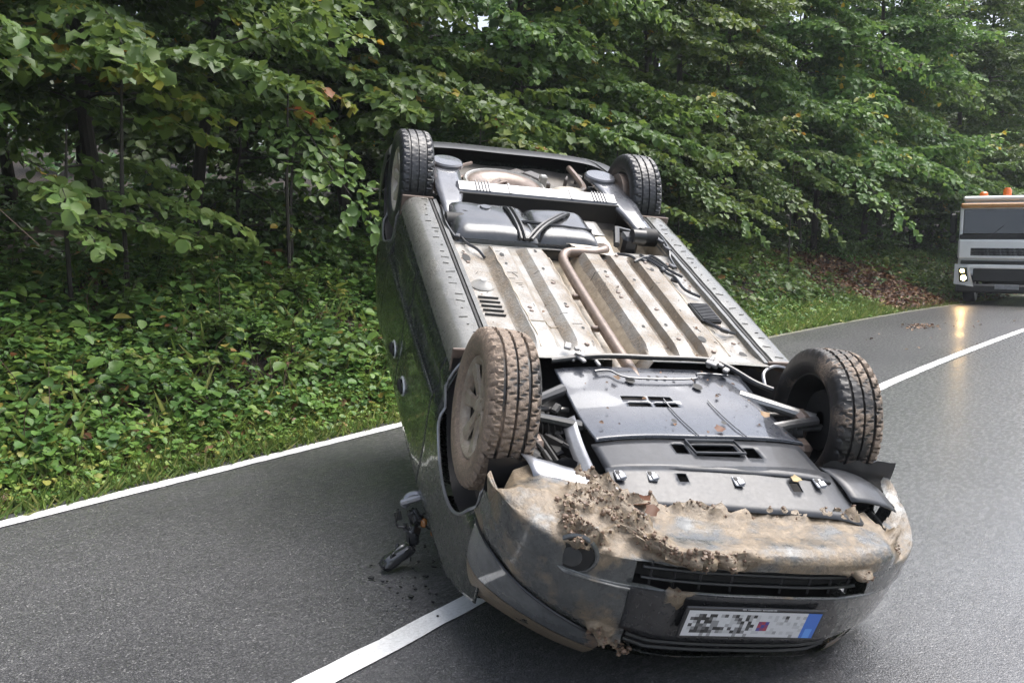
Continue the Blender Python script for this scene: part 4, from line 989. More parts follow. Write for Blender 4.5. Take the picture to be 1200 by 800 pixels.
for sg in (1, -1):
    sx = 0 if sg > 0 else .0
    b = MB(); b.tube([(.06, sg * .40, .34), (.03, sg * .55, .325), (.01, sg * .69, .315)], [.028, .022, .026], 10); b.tube([(-.20, sg * .42, .33), (-.10, sg * .56, .32), (0, sg * .69, .312)], [.03, .024, .026], 10)
    ca = b.obj('control_arm', M['steel'] if sg < 0 else M['black'], CAR)
    b = MB(); b.tube([(-.13, sg * .40, .38), (-.12, sg * .68, .37)], .011, 8); b.obj('tie_rod', M['steel'], ca)
    b = MB(); b.lathe([(.03, 0)] + [(.034 + .018 * (k % 2), .018 + k * .013) for k in range(11)] + [(.04, .17)], 20, 'y', (.03, 0, .37))
    b.v = [(x, sg * (.44 + y), z) for x, y, z in b.v]; b.obj('axle_bellows', M['void'], ca)
    b = MB(); b.tube([(.03, sg * .30, .37), (.02, sg * .72, .34)], .016, 8); b.obj('drive_shaft', M['steel'], ca)
    b = MB(); b.rbox((.10, sg * .60, .42), (.09, .07, .12), .02); b.rbox((-.02, sg * .64, .36), (.10, .06, .14), .02); b.obj('wheel_carrier', M['rust'], ca)
b = MB(); q = np.random.default_rng(12)
for k in range(16): b.rbox((q.uniform(-.15, .28), q.uniform(.44, .62), q.uniform(.36, .46)), (q.uniform(.03, .12), q.uniform(.02, .07), q.uniform(.02, .06)), .008, Matrix.Rotation(q.uniform(-1, 1), 3, 'Z') @ Matrix.Rotation(q.uniform(-.6, .6), 3, 'X'))
for k in range(6):
    y = q.uniform(.45, .62); b.tube(curve_pts([(q.uniform(-.2, 0), y, .40), (q.uniform(0, .1), y + .03, .36), (q.uniform(.1, .3), y - .04, .40)], 10), q.uniform(.006, .014), 6)
split(b, 'engine_part', M['void'], CAR)

# ---- wheels
def make_wheel(x, y, z, sg, steer, camber, muddy, seed):
    wr = bpy.data.objects.new('wheel', None); COL.objects.link(wr); wr.parent = CAR; wr.empty_display_size = .1
    wr.matrix_local = Matrix.Translation((x, y, z)) @ Matrix.Rotation(steer, 4, 'Z') @ Matrix.Rotation(camber, 4, 'X')
    ys = [-.078, -.096, -.104, -.106, -.102, -.094, -.086, -.076, -.056, -.053, -.044, -.041, -.022, -.0055, -.0025, .0025, .0055, .025, .041, .044, .053, .056, .076, .086, .094, .102, .106, .104, .096, .078]
    rs = [.203, .214, .235, .262, .285, .300, .308, .312, .3145, .3045, .3045, .315, .3155, .3157, .3055, .3055, .3157, .3155, .315, .3045, .3045, .3145, .312, .308, .300, .285, .262, .235, .214, .203]
    n = 216; k = len(ys); v = []; f = []; at = []; qn = np.random.default_rng(seed)
    for i in range(n):
        a = 2 * math.pi * i / n
        for j in range(k):
            yy, r = ys[j], rs[j]
            if 5 <= j <= k - 6:
                ph = int(abs(yy) * 60)
                if (i + ph * (1 if yy > 0 else 2)) % 6 == 0 and abs(yy) > .055: r -= .010
                elif (i * 1 + ph * 2) % 6 == 0 and r > .31: r -= .006
            mm = 0
            if muddy:
                o = yy * sg / .106
                nn = mnoise.noise(Vector((math.cos(a) * 2.5, yy * 14, math.sin(a) * 2.5 + seed)))
                mm = muddy + .30 * o + .45 * nn - (.45 if (r < .306 and abs(yy) < .06) or (r < rs[j] - .001) else 0)
                if mm > .45 and r > .29: r += .005 * min(1, (mm - .45) * 2) * (1 + mnoise.noise(Vector((math.cos(a) * 30, yy * 60, math.sin(a) * 30))))
            v.append((r * math.cos(a), yy, r * math.sin(a))); at.append(mm)
    for i in range(n):
        b_ = (i + 1) % n
        for j in range(k - 1): f.append((i * k + j, i * k + j + 1, b_ * k + j + 1, b_ * k + j))
    part('tyre', (v, f), M['rubber_mud'] if muddy else M['rubber'], wr, sharp=40, attr={'mud': at})
    b = MB(); b.lathe([(.205, -sg * .080), (.196, -sg * .082), (.190, -sg * .06), (.185, -sg * .02), (.178, sg * .02), (.165, sg * .045), (.05, sg * .05)], 44, 'y')
    b.lathe([(.04, -sg * .02), (.13, -sg * .02), (.135, sg * .0), (.05, sg * .005)], 28, 'y')
    b.obj('rim', M['void'] if muddy else M['steel'], wr)
    # outer face: ring, seven spokes, hub cap
    b = MB(); b.lathe([(.206, sg * .076), (.203, sg * .086), (.196, sg * .088), (.180, sg * .080), (.172, sg * .066), (.168, sg * .05)], 56, 'y')
    ns = 7
    for q in range(ns):
        a0 = 2 * math.pi * q / ns + seed
        V = []; secs = ((.04, .030, .062), (.09, .026, .068), (.14, .030, .074), (.185, .043, .080))
        for r, hw, yy in secs:
            for (s_, dy) in ((-1, -.012), (-.7, 0), (.7, 0), (1, -.012)):
                ca, sa = math.cos(a0), math.sin(a0); V.append((r * ca - s_ * hw * sa, sg * (yy + dy), r * sa + s_ * hw * ca))
        F = [(i * 4 + j, i * 4 + j + 1, i * 4 + 5 + j, i * 4 + 4 + j) for i in range(3) for j in range(3)]
        b.add(V, F)
    b.lathe([(.001, sg * .072), (.025, sg * .072), (.034, sg * .066), (.055, sg * .062), (.058, sg * .045)], 30, 'y')
    for q in range(5):
        a = 2 * math.pi * q / 5; b.lathe([(.001, sg * .070), (.008, sg * .070), (.009, sg * .055)], 8, 'y', (.044 * math.cos(a), 0, .044 * math.sin(a)))
    b.obj('wheel_cover', M['rim_mud'] if muddy else M['rim'], wr)
    b = MB(); b.lathe([(.001, sg * .045), (.17, sg * .047)], 30, 'y'); b.obj('brake_disc', M['void'], wr)
    return wr
make_wheel(0, .765, .300, 1, R_(2), R_(-4), .72, 1)
make_wheel(0, -.735, .316, -1, R_(5), R_(0), .42, 2)
make_wheel(-2.66, .755, .336, 1, 0, 0, 0, 3)
make_wheel(-2.66, -.755, .345, -1, 0, 0, 0, 4)

# ---- front bumper, knocked askew and caked with clay
PX = 2.8
ROWS = [(.290, -.17), (.272, -.09), (.272, -.05), (.290, -.03), (.325, -.028), (.333, -.035), (.420, -.015), (.432, -.004), (.60, .0), (.68, -.008), (.73, -.03)]
def lip_x(y): return float(np.interp(y, [-.88, -.75, -.62, -.5, 0, .375, .48, .59, .7, .8, .86, .9], [.335, .45, .575, .635, .635, .575, .50, .425, .35, .38, .47, .53]))
def lip_z(y): return float(np.interp(y, [-.88, -.75, -.6, -.4, .55, .7, .8, .86, .9], [.33, .40, .345, .305, .295, .288, .308, .35, .41]))
def ztop(y): return .73 - .15 * min(1, max(0, (abs(y) - .36) / .5))
def brow(r, th):
    P = brow0(r, th)
    if 1 <= r <= 5:
        w = sstep(.30, .52, P.y) if P.y > 0 else sstep(.52, .68, -P.y)
        if w > 0:
            A_, B_ = brow0(0, th), brow0(6, th); t = r / 6
            n_ = Vector((max(.1, math.cos(th)), .8 * math.sin(th), -.7)).normalized()
            P = P.lerp(A_.lerp(B_, t) + n_ * .035 * math.sin(math.pi * t), w)
    return P
def sstep(a, b_, x): t = min(1, max(0, (x - a) / (b_ - a))); return t * t * (3 - 2 * t)
def brow0(r, th):
    s_ = math.sin(th); y = .885 * math.copysign(abs(s_) ** (2 / PX), s_); c = abs(math.cos(th)) ** (2 / PX)
    if r == 0: return Vector((lip_x(y), y * .965, lip_z(y)))
    z, o = ROWS[r - 1]
    if r >= 8: z = .432 + (z - .432) * (ztop(y) - .432) / .298
    o = o * (1 - .3 * abs(s_))
    x0 = (.46 if y > 0 else .42) - .10 * max(0, r - 7) / 4
    ky = 1 if y > 0 else float(np.interp(r, [0, 2, 5, 8, 11], [1, .965, .945, .90, .84]))
    return Vector((x0 + (.94 + o - x0) * c, y * (1 + o * .25) * ky, z))
def y_abs(th): return .885 * abs(math.sin(th)) ** (2 / PX)
def bsurf(th, r):
    k = min(int(r), 10); u = r - k
    a, b_, c, d = brow(max(k - 1, 0), th), brow(k, th), brow(k + 1, th), brow(min(k + 2, 11), th)
    # gentle smoothing between rows
    lin_ = b_.lerp(c, u); cr = .5 * ((2 * b_) + (c - a) * u + (2 * a - 5 * b_ + 4 * c - d) * u * u + (3 * b_ - a - 3 * c + d) * u ** 3)
    p = lin_.lerp(cr, .6)
    p.z -= .085 * p.y * min(1, r / 3.0)
    if r < 3 and y_abs(th) > .5: p.z += .03 * (1 - r / 3) * min(1, (y_abs(th) - .5) / .3) * min(1, r)
    return p
TH = [R_(a) for a in lin(-90, 90, 190)]; RS = lin(0, 11, 100)
BG = np.array([[bsurf(t, r)[:] for r in RS] for t in TH])
du = np.gradient(BG, axis=0); dv = np.gradient(BG, axis=1)
BN = unit(np.cross(dv, du)); BN *= np.sign((BN * (BG - np.array([0, 0, .5]))).sum(-1).mean())
def bell(a, c, w): return math.exp(-((a - c) / w) ** 2)
def sstep(a, b_, x): t = min(1, max(0, (x - a) / (b_ - a))); return t * t * (3 - 2 * t)
bm = np.zeros(BG.shape[:2]); bc = np.zeros(BG.shape[:2])
for i in range(len(TH)):
    for j, r in enumerate(RS):
        x, y, z = BG[i, j]; q = Vector((x, y, z))
        n1 = mnoise.fractal(q * 7, .8, 2.0, 5); n2 = mnoise.fractal(q * 22 + Vector((3, 1, 2)), .8, 2.0, 4)
        a = .40 * sstep(7.0, 5, r) * (1 - .35 * sstep(.55, .7, y)) + .24 * sstep(.4, .6, y) + .42 * n1
        cl = 0
        cl += .70 * sstep(.55, .15, r) * sstep(.60, .5, y) * sstep(-.58, -.48, y)              # along the lip
        cl += 1.0 * bell(y, .50, .12) * bell(r, 1.6, 1.6)
        cl += 1.15 * bell(y, .62, .075) * bell(r, 4.6, 1.5)
        cl += 1.2 * bell(y, .655, .06) * bell(r, 5.0, .9)
        cl += .9 * bell(y, .33, .12) * bell(r, 4.0, 1.0)
        cl += .85 * bell(y, .15, .15) * bell(r, 3.7, .8)
        cl += .62 * bell(y, -.60, .07) * bell(r, 3.0, 2.4)
        cl += .5 * bell(y, -.36, .12) * bell(r, 4.9, .5)
        cl += .9 * bell(y, .48, .12) * bell(r, 10.4, .9)
        cl += .8 * bell(y, .36, .10) * bell(r, 7.7, .8)
        cl = cl * (1.0 + 1.2 * n1)
        # scraped streaks drawn along the nose
        stre = mnoise.noise(Vector((x * 3, y * 3, z * 26 + y * 4)))
        a += .10 * stre
        rec = .016 * sstep(.72, .68, y) * sstep(.36, .42, y) * sstep(1.6, 2.6, r) * sstep(8.6, 7.6, r)
        th_ = max(0, cl - .34)
        BG[i, j] += BN[i, j] * (-rec + min(.028, th_ * .058) * (1 + 1.3 * n2 + .7 * mnoise.noise(q * 60) + .4 * mnoise.noise(q * 130)) + .009 * mnoise.noise(q * 2.6) + .004 * mnoise.noise(q * 6.5))
        bm[i, j] = min(1.3, a + cl * .9); bc[i, j] = cl
nr_ = len(RS)
def bidx(i, j): return i * nr_ + j
bf = []; mudf = []
for i in range(len(TH) - 1):
    for j in range(nr_ - 1):
        y = (BG[i, j, 1] + BG[i + 1, j, 1]) / 2; r = (RS[j] + RS[j + 1]) / 2
        if 6.02 < r < 6.98 and -.44 < y < .47: continue
        if 9.25 < r < 10.75 and -.46 < y < .46: continue
        if y < -.60 and r < 1.3 + 1.2 * min(1, (-.60 - y) * 3) and y > -.80: continue
        bf.append((bidx(i, j), bidx(i, j + 1), bidx(i + 1, j + 1), bidx(i + 1, j)))
BUMP = part('front_bumper', (BG.reshape(-1, 3), bf), M['bumper'], attr={'mud': bm.ravel()}, sharp=60)
# loose lumps on the caked zones
b = MB(); q = np.random.default_rng(9); cnt = 0
ico_v = [Vector(p).normalized() for p in ((0, 0, 1), (.894, 0, .447), (.276, .851, .447), (-.724, .526, .447), (-.724, -.526, .447), (.276, -.851, .447), (.724, .526, -.447), (-.276, .851, -.447), (-.894, 0, -.447), (-.276, -.851, -.447), (.724, -.526, -.447), (0, 0, -1))]
ico_f = [(0, 1, 2), (0, 2, 3), (0, 3, 4), (0, 4, 5), (0, 5, 1), (1, 6, 2), (2, 7, 3), (3, 8, 4), (4, 9, 5), (5, 10, 1), (6, 7, 2), (7, 8, 3), (8, 9, 4), (9, 10, 5), (10, 6, 1), (11, 7, 6), (11, 8, 7), (11, 9, 8), (11, 10, 9), (11, 6, 10)]
def lump(b, c, s, q):
    v = [Vector(c) + Vector((p.x * s * q.uniform(.6, 1.3), p.y * s * q.uniform(.6, 1.3), p.z * s * q.uniform(.5, 1.1))) for p in ico_v]
    b.add(v, ico_f)
while cnt < 1500:
    i = int(q.integers(190)); j = int(q.integers(nr_)); y = BG[i, j, 1]
    if bc[i, j] < .42 + .5 * q.random() or (6 < RS[j] < 7 and -.44 < y < .47) or (y < -.56 and RS[j] < 3): continue
    s = q.gamma(1.4, .0022) + .001; lump(b, BG[i, j] - BN[i, j] * s * .25 + q.normal(0, .002, 3), min(s, .013), q); cnt += 1
b.obj('mud_clumps', M['mud'], BUMP, kind='stuff', sharp=60)
# lower grille
b = MB()
v, f = grid(lambda t, r: tuple(Vector(bsurf(t, r)) - Vector((.07, 0, 0))), [R_(a) for a in lin(-25, 26, 30)], lin(5.6, 7.4, 5)); gr_ = part('lower_grille', (v, f), M['void'])
for r in (6.28, 6.68):
    b = MB(); b.tube([bsurf(R_(a), r) - Vector((.012, 0, 0)) for a in lin(-21.5, 22.5, 30)], .006, 6); b.obj('grille_bar', M['black'], gr_)
for a in lin(-19, 20, 8):
    b = MB(); b.tube([bsurf(R_(a), r) - Vector((.016, 0, 0)) for r in lin(6.0, 7.0, 4)], .0045, 5); b.obj('grille_bar', M['black'], gr_)
# plate panel and plate
v, f = grid(lambda t, r: tuple(bsurf(t, r) + Vector((.004, 0, 0))), [R_(a) for a in lin(-24, 25, 30)], lin(7.2, 9.25, 10)); pp = part('plate_panel', (v, f), M['plate_black'], solid=.004)
v, f = grid(lambda t, r: tuple(bsurf(t, r) - Vector((.05, 0, 0))), [R_(a) for a in lin(-27, 27, 24)], lin(8.9, 11.0, 5)); ug = part('upper_grille', (v, f), M['void'])
for r in (9.75, 10.3):
    b = MB(); b.tube([bsurf(R_(a), r) - Vector((.02, 0, 0)) for a in lin(-22, 22, 24)], .008, 6); b.obj('grille_bar', M['black'], ug)
pl = bpy.data.objects.new('number_plate', None); COL.objects.link(pl); pl.parent = CAR
pl.matrix_local = Matrix.Translation((.964, .020, .512)) @ Matrix.Rotation(-.083, 4, 'X') @ Matrix.Rotation(.04, 4, 'Y')
b = MB(); b.rbox((-.006, 0, 0), (.010, .545, .135), .004); b.obj('plate_holder', M['black'], pl)
m, nt, p = newmat('plate_print'); vc = N(nt, 'ShaderNodeVertexColor', layer_name='print'); L(nt, vc.outputs[0], p.inputs['Base Color']); p.inputs['Roughness'].default_value = .3
nc, nrw = 37, 8; v = []; f = []; colr = []; q = np.random.default_rng(21)
for i in range(nc):
    for j in range(nrw):
        y0 = .26 - .52 * i / nc; y1 = .26 - .52 * (i + 1) / nc; z0 = -.055 + .11 * j / nrw; z1 = -.055 + .11 * (j + 1) / nrw
        k = len(v); v += [(0, y0, z0), (0, y1, z0), (0, y1, z1), (0, y0, z1)]; f.append((k, k + 1, k + 2, k + 3))
        if i >= 33: c = (.05, .16, .55) if not (j >= 5 and i > 33 and i < 36) else (.12, .32, .75)
        elif j in (0,) or i == 0: c = g3(.62)
        elif j == 7: c = g3(.62) if q.random() < .8 else g3(.3)
        elif 20 <= i <= 22 and 3 <= j <= 5: c = [(.35, .04, .07), (.06, .05, .25), (.22, .04, .12)][(i + j) % 3]
        elif i < 9 and q.random() < .62: c = g3(q.choice([.01, .03, .1, .25]))
        elif i < 19 and q.random() < .42: c = g3(q.choice([.015, .06, .2, .35]))
        elif i > 24 and q.random() < .16: c = g3(q.choice([.02, .3, .4]))
        else: c = g3(q.choice([.6, .62, .5]))
        colr += [c] * 4
me = mesh('plate_face', v, f, m, False); ca_ = me.color_attributes.new('print', 'FLOAT_COLOR', 'CORNER')
ca_.data.foreach_set('color', np.array([(*c, 1) for c in colr], np.float32).ravel()); put('plate_face', me, pl).location = (.0005, 0, 0)
b = MB()
for k in range(26):
    if k in (3, 14): continue
    b.box((.0, .06 - k * .0052, -.0625), (.002, .0034 * random.uniform(.6, 1), .0045 * random.uniform(.5, 1)))
b.obj('holder_print', plain('grey_print', (.35, .35, .35), .5), pl, False)
# upper grille gap and headlights
for sg in (1, -1):
    T_ = [sg * R_(a) for a in lin(26, 88, 30)]
    def hl(t, u):
        p = bsurf(t, 11.0); y = abs(p.y); k = min(1, max(0, (y - .38) / .47))
        q_ = Vector((.80 - .40 * k ** 1.6, math.copysign(.40 + .44 * k, t), (.835 + .075 * k) - .05 * p.y))
        d = (p - Vector((.15, 0, p.z))).normalized()
        return settle(p.lerp(q_, u) + d * (.022 * math.sin(u * math.pi) * (.4 + k) - .008 * (u < .02)), .012)
    v, f = grid(hl, T_, lin(0.02, .52, 8)); hd = part('headlight', (v, f), M['lens'], attr={'mud': [.10 + .3 * (1 if abs(p[1]) < .55 else 0) for p in v]})
    v, f = grid(lambda t, u: tuple(Vector(hl(t, u)) + Vector((0, 0, .004))), T_, lin(.50, 1, 8)); part('wing_edge', (v, f), M['bumper'], attr={'mud': [(.75 if sg > 0 and abs(p[1]) > .5 else .1) for p in v]})
# fog lamp in the left recess
ip = min(range(len(TH)), key=lambda i: abs(BG[i, 58, 1] - .655)); jp = min(range(nr_), key=lambda j: abs(RS[j] - 6.5))
c0 = Vector(BG[ip, jp]); n0 = Vector(BN[ip, jp]); rot = n0.to_track_quat('Z', 'Y').to_matrix()
def lathe_at(prof, c, rot, n=30):
    b = MB(); b.lathe(prof, n, 'z'); b.v = [tuple(rot @ Vector(p) + c) for p in b.v]; return b
fo = lathe_at([(.078, -.003), (.070, .003), (.064, .003), (.059, -.004), (.055, -.012)], c0, rot).obj('fog_lamp', M['bumper'], CAR)
lathe_at([(.060, .0035), (.001, .0035)], c0, rot).obj('lamp_bowl', M['void'], fo)
lathe_at([(.001, .007), (.026, .0065), (.036, .0045)], c0 + rot @ Vector((.012, .008, 0)), rot).obj('lamp_lens', M['glass'], fo)
# loose strip hanging at the left wheel arch seam
b = MB(); b.tube([bsurf(TH[i], 11.0) + Vector((.004, .002, .004)) for i in range(118, 188, 3)], .006, 6); b.obj('bumper_seam', M['black'], CAR)

# ------------------------------------------------------------------ torn mirror hanging beside the car
mr = thing('torn_door_mirror', 'smashed black door mirror torn off and lying on the road beside the car', 'door mirror', (-.52, 4.36, 0))
q = np.random.default_rng(14)
def crumple(c, dims, rot, n=10, amp=.02, seed=0):
    v = []; f = []
    for i in range(n + 1):
        for j in range(n * 2):
            a = math.pi * i / n; t = 2 * math.pi * j / (n * 2)
            p = Vector((math.sin(a) * math.cos(t), math.sin(a) * math.sin(t), math.cos(a)))
            p = Vector([math.copysign(abs(k) ** .7, k) for k in p])
            p = Vector((p.x * dims[0], p.y * dims[1], p.z * dims[2])) * (1 + amp * 9 * mnoise.noise(p * 2.2 + Vector((seed, 0, 0))))
            v.append(rot @ p + Vector(c))
    for i in range(n):
        for j in range(n * 2): f.append((i * n * 2 + j, (i + 1) * n * 2 + j, (i + 1) * n * 2 + (j + 1) % (n * 2), i * n * 2 + (j + 1) % (n * 2)))
    return v, f
part('mirror_housing', crumple((-.03, -.02, .06), (.088, .044, .032), Matrix.Rotation(.5, 3, 'Z') @ Matrix.Rotation(-.45, 3, 'Y'), 12, .03, 1), M['tank'], mr)
part('mirror_base', crumple((.045, .0, .15), (.03, .026, .055), Matrix.Rotation(.4, 3, 'X'), 9, .045, 3), M['tank'], mr)
part('mirror_cowl', crumple((.055, .01, .24), (.026, .022, .045), Matrix.Rotation(-.4, 3, 'Y'), 9, .05, 6), M['black'], mr)
b = MB()
for k in range(9): b.rbox((q.uniform(-.06, .09), q.uniform(-.07, .05), q.uniform(.03, .26)), (q.uniform(.02, .07), q.uniform(.006, .02), q.uniform(.015, .05)), .004, Matrix.Rotation(q.uniform(-2, 2), 3, 'Z') @ Matrix.Rotation(q.uniform(-1, 1), 3, 'Y'))
split(b, 'plastic_shard', M['black'], mr)
b = MB(); b.tube(curve_pts([(.0, 0, .30), (.03, .01, .345), (.08, .0, .36), (.13, .03, .33), (.17, .06, .36)], 14), [.018, .02, .022, .024, .022, .02, .02, .018, .016, .016, .016, .016, .014, .012], 8); b.rbox((.04, -.01, .335), (.11, .03, .03), .008, Matrix.Rotation(-.3, 3, 'Y')); b.obj('mirror_bracket', M['silver'], mr)
b = MB()
for pts in ([(.05, 0, .2), (.1, -.01, .27), (.14, .02, .24), (.16, .05, .33)], [(.06, -.02, .3), (.12, -.02, .2), (.15, .02, .22), (.17, .04, .30)], [(-.02, -.03, .3), (-.03, -.03, .22), (.02, -.03, .2), (.03, -.02, .12)]): b.tube(curve_pts(pts, 16), .006, 6)
split(b, 'cable', M['cable'], mr)
b = MB(); b.rbox((.10, -.015, .225), (.03, .03, .045), .008); b.rbox((.14, 0, .17), (.02, .02, .03), .006); split(b, 'indicator_lamp', plain('amber_lens', (.35, .13, .02), .2, 0, 1), mr)

# ------------------------------------------------------------------ truck with lit headlights
TK = thing('white_truck', 'white truck with lit headlight and orange roof beacons waiting at the bend', 'truck', (11.36, 24.1, -.235), -R_(33))
white = plain('white_truck_paint', (.80, .81, .80), .3, 0, .6, .05, 3, 0)
amber = plain('amber_beacon', (.75, .16, .02), .25, 0, .5)
dk = M['black']
W_ = 2.34
b = MB(); b.rbox((W_ / 2, .975, 1.95), (W_ - .02, 1.7, 1.35), .12); b.rbox((W_ / 2, .95, 1.05), (W_ - .06, 1.72, .62), .05); cab = b.obj('cab', white, TK)
b = MB(); b.rbox((W_ / 2, .085, 2.10), (W_ - .24, .03, .62), .05, Matrix.Rotation(-.10, 3, 'X')); b.obj('windscreen', M['glass'], TK)
b = MB(); b.rbox((W_ / 2, .075, 1.73), (W_ - .10, .05, .14), .02); b.obj('wiper_panel', dk, TK)
b = MB()
for x in (.75, 1.55): b.tube([(x, .045, 1.74), (x + .3, .05, 2.0)], .01, 5)
split(b, 'wiper', dk, TK)
b = MB(); b.rbox((W_ / 2, .07, 1.40), (W_ - .04, .10, .50), .05); fp = b.obj('front_panel', white, TK)
b = MB(); b.rbox((W_ / 2, .035, 1.34), (W_ - .62, .03, .22), .05); b.obj('upper_grille', dk, TK)
for k in range(3):
    b = MB(); b.rbox((W_ / 2, .018, 1.28 + .06 * k), (W_ - .8, .012, .014), .004); b.obj('grille_slat', M['tray'], TK)
b = MB(); b.rbox((W_ / 2, .06, 1.075), (W_ - .2, .04, .09), .01); b.obj('dark_joint', dk, TK)
b = MB(); b.rbox((W_ / 2, .045, .97), (W_ - .5, .06, .10), .02); b.obj('grille_bar', white, TK)
b = MB(); b.rbox((W_ / 2, .06, .76), (W_ - .8, .06, .34), .03); b.obj('lower_grille', dk, TK)
m, nt, p = newmat('lit_headlamp'); p.inputs['Emission Color'].default_value = (1, .64, .26, 1); p.inputs['Emission Strength'].default_value = 60; M['lit'] = m
for sg in (0, 1):
    X = lambda x: x if sg == 0 else W_ - x
    b = MB(); V = [(X(-.03), .03, .52), (X(.44), -.02, .46), (X(.36), -.03, .72), (X(.30), -.02, 1.0), (X(-.03), .04, 1.03)]
    b.add(V + [(x, y + .14, z) for x, y, z in V], [(0, 1, 2, 3, 4) if sg == 0 else (4, 3, 2, 1, 0)] + [(i, i + 5, (i + 1) % 5 + 5, (i + 1) % 5) if sg == 0 else (i, (i + 1) % 5, (i + 1) % 5 + 5, i + 5) for i in range(5)])
    hh = b.obj('headlight_housing', white, TK, False)
    b = MB(); b.rbox((X(.19), -.022, .76), (.20, .03, .36), .03, Matrix.Rotation(-.10 * (1 - 2 * sg), 3, 'Y')); b.obj('headlight_bowl', M['glass'], hh)
    for zz, rr in ((.68, .062), (.86, .045)):
        b = MB(); b.lathe([(.001, -.052), (rr * .6, -.050), (rr, -.042), (rr, -.03)], 20, 'y', (X(.20 if zz < .8 else .165), 0, zz)); b.obj('headlight', M['lit'], hh)
    b = MB(); b.rbox((X(-.13), .22, 2.05), (.16, .10, .52), .04); b.rbox((X(-.13), .22, 1.66), (.15, .10, .20), .03); b.tube([(X(.05), .3, 2.34), (X(-.13), .24, 2.36), (X(-.13), .24, 1.6), (X(.03), .3, 1.56)], .02, 6); b.obj('mirror', dk, TK)
    b = MB(); b.lathe([(.28, 0), (.46, .01), (.49, .06), (.49, .24), (.46, .29), (.28, .30), (.27, .12), (.001, .10)], 36, 'x', (X(.10) - (0 if sg == 0 else .3), 1.05, .49)); b.obj('wheel', M['rubber'], TK)
    b = MB(); b.rbox((X(.075), .07, 2.1), (.08, .05, .68), .02); b.obj('windscreen_pillar', white, TK)
b = MB(); b.rbox((W_ / 2, .08, .42), (W_ - .02, .16, .22), .04); b.obj('bumper', dk, TK)
b = MB(); b.rbox((W_ / 2 + .02, -.01, .47), (.54, .02, .12), .005); b.obj('number_plate', M['silver'], TK)
b = MB(); b.rbox((W_ / 2, .02, 2.50), (W_ - .10, .14, .12), .03); b.obj('sun_visor', plain('amber_visor', (.45, .22, .07), .3, 0, .5), TK)
b = MB(); b.rbox((W_ / 2, .45, 2.68), (W_ - .16, .7, .12), .04); b.obj('roof_bar', white, TK)
for x, h in ((.52, .11), (1.05, .20), (W_ - .5, .11)):
    b = MB(); b.lathe([(.10, 0), (.095, h * .7), (.06, h), (.001, h)], 18, 'z', (x, .35, 2.74)); b.obj('beacon', amber, TK)
b = MB(); b.rbox((W_ / 2, 4.2, 1.55), (W_, 4.6, 1.9), .03); b.obj('load_body', dirty('grey_load_body', (.25, .26, .27), .4, mud=.1), TK)
b = MB(); b.rbox((W_ / 2, 3.6, .6), (.9, 6.4, .22), .03); b.obj('chassis', dk, TK)
for x in (.25, W_ - .25):
    b = MB(); b.lathe([(.28, -.15), (.46, -.14), (.49, -.1), (.49, .1), (.46, .14), (.28, .15), (.001, .1)], 30, 'x', (x, 5.0, .49)); b.obj('wheel', M['rubber'], TK)

# ------------------------------------------------------------------ fallen leaves and scraps
def leaf_obj(name, label, cat, p, size, rot, tint, mat='dead_leaf', out=MAPLE_OUT, group=None):
    me = leaves_mesh(name, np.array([[-.5 * size, 0, 0]]), np.array([[1., 0, .1]]), np.array([[0, 0, 1.]]), np.array([size]), np.array([tint]), M[mat], out, .22, .1)
    o = put(name, me); o.location = p; o.rotation_euler = rot; tag(o, label, cat, group); return o
def oncar(x, y, z): return towld((x, y, z))
CN = ROTM @ Vector((0, 0, -1)); ce = CN.to_track_quat('Z', 'Y').to_euler()
def car_leaf(label, x, y, z, size, turn, tint, curl=0):
    q = (CN.to_track_quat('Z', 'Y').to_matrix() @ Matrix.Rotation(turn, 3, 'Z') @ Matrix.Rotation(curl, 3, 'Y')).to_euler()
    return leaf_obj('fallen_leaf', label, 'leaf', oncar(x, y, z), size, q, tint, group='fallen leaves on the car')
car_leaf('small red brown leaf on the black undertray behind the wide slot', .165, -.14, .262, .05, .5, .62)
car_leaf('tiny dark red leaf near the rear edge of the undertray', -.245, .17, .284, .035, 1.8, .45)
car_leaf('large curled tan leaf stuck upright in mud at the bumper lip', .60, .36, .285, .075, 2.4, .75, .5)
car_leaf('crumpled brown leaf just below the large curled leaf on the bumper', .665, .345, .262, .055, .8, .55, -.3)
car_leaf('pale yellow leaf flat on the front lip of the undertray', .50, -.31, .255, .045, .2, 1.0)
car_leaf('small tan leaf on the undertray beside the bare front wheel', .02, -.42, .28, .05, 1.0, .95)
car_leaf('orange leaf lying in a groove of the pale floor pan', -.72, -.335, .312, .035, .3, .8)
q = np.random.default_rng(44); A = [[], [], [], []]
for k in range(75):
    if k < 52: x, y = q.uniform(-1.6, -.5), float(q.choice([.30, -.2, -.35, .05, -.6, .6]) + q.normal(0, .03)); z = floor_z(x, y) - .004
    else: x, y = q.uniform(-.34, .2), q.uniform(-.45, .36); z = tray_z(x, y) - .014
    a = q.uniform(0, 6.28); A[0].append(towld((x, y, z))[:]); A[1].append((ROTM @ Vector((math.cos(a), math.sin(a), q.uniform(-.4, 0))))[:]); A[2].append((CN + Vector(q.normal(0, .3, 3)))[:]); A[3].append(q.uniform(.008, .024))
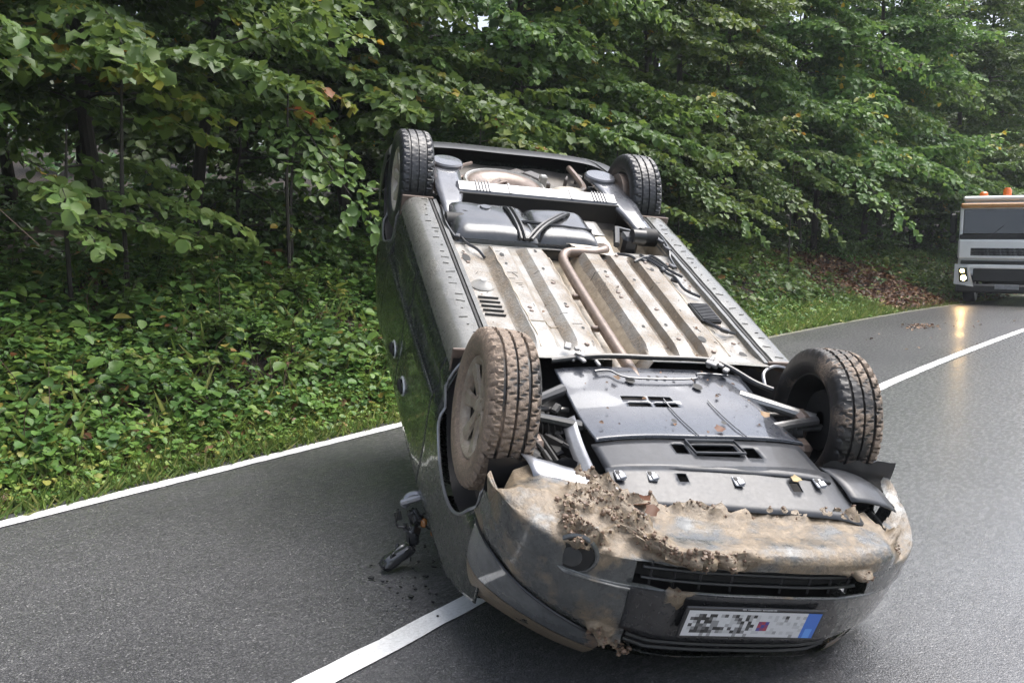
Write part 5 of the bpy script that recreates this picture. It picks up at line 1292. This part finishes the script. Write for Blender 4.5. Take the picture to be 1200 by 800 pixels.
put('leaf_scraps', leaves_mesh('leaf_scraps', np.array(A[0]), unit(np.array(A[1])), unit(np.array(A[2])), np.array(A[3]), q.random(75) * .8, M['dead_leaf'], LEAF_OUT, .3, .1), kind='stuff')
# weed sprig caught under the bumper
sp = thing('weed_sprig', 'small pale green weed sprig caught at the lower left edge of the bumper', 'plant', towld((.80, .49, .70)))
A = [[], [], [], []]
for k in range(7):
    a = k * 2.4; A[0].append((0, 0, .01 * k)); A[1].append((math.cos(a), math.sin(a), .4)); A[2].append((0, -.4, 1)); A[3].append(.045)
put('foliage', leaves_mesh('foliage', np.array(A[0]) + np.array([0, -.05, 0]), unit(np.array(A[1])), unit(np.array(A[2])), np.array(A[3]), np.full(7, .85), M['leaf_pale'], ROUND_OUT), sp)
b = MB(); b.tube([(0, .03, -.01), (0, -.02, 0), (0, -.05, .05)], .003, 5); b.obj('stem', M['grass'], sp)
q = np.random.default_rng(58); b = MB()
for k in range(60):
    x = -.42 + q.normal(0, .16); y = 4.2 + q.normal(0, .2); s_ = q.uniform(.003, .014)
    b.box((x, y, .002 + s_ * .25), (s_ * q.uniform(.5, 2), s_, s_ * .5), Matrix.Rotation(q.uniform(0, 3), 3, 'Z') @ Matrix.Rotation(q.uniform(-.4, .4), 3, 'X'))
b.obj('plastic_crumbs', M['black'], None, False, kind='stuff')
# leaves washed on to the far lane, and specks on the near one
q = np.random.default_rng(17)
def road_leaves(name, n, s, o, ds, do, size, seed, props):
    rg = np.random.default_rng(seed); S = rg.normal(s, ds, n); O = rg.normal(o, do, n); P = rp(S, O); Z = zr(S) + .006
    a = rg.uniform(0, 6.28, n)
    return put(name, leaves_mesh(name, np.concatenate([P, Z[:, None]], -1), np.stack([np.cos(a), np.sin(a), rg.uniform(0, .4, n)], -1), unit(np.array([0, 0, 1.]) + rg.normal(0, .25, (n, 3))), size * rg.uniform(.5, 1.2, n), rg.random(n), M['dead_leaf'], LEAF_OUT, .2, -.1), **props)
road_leaves('washed_leaf_heap', 70, 17.3, 3.9, .40, .13, .07, 71, {'kind': 'stuff'})
road_leaves('scattered_leaves', 26, 16.5, 3.4, 2.2, .6, .06, 72, {'kind': 'stuff'})
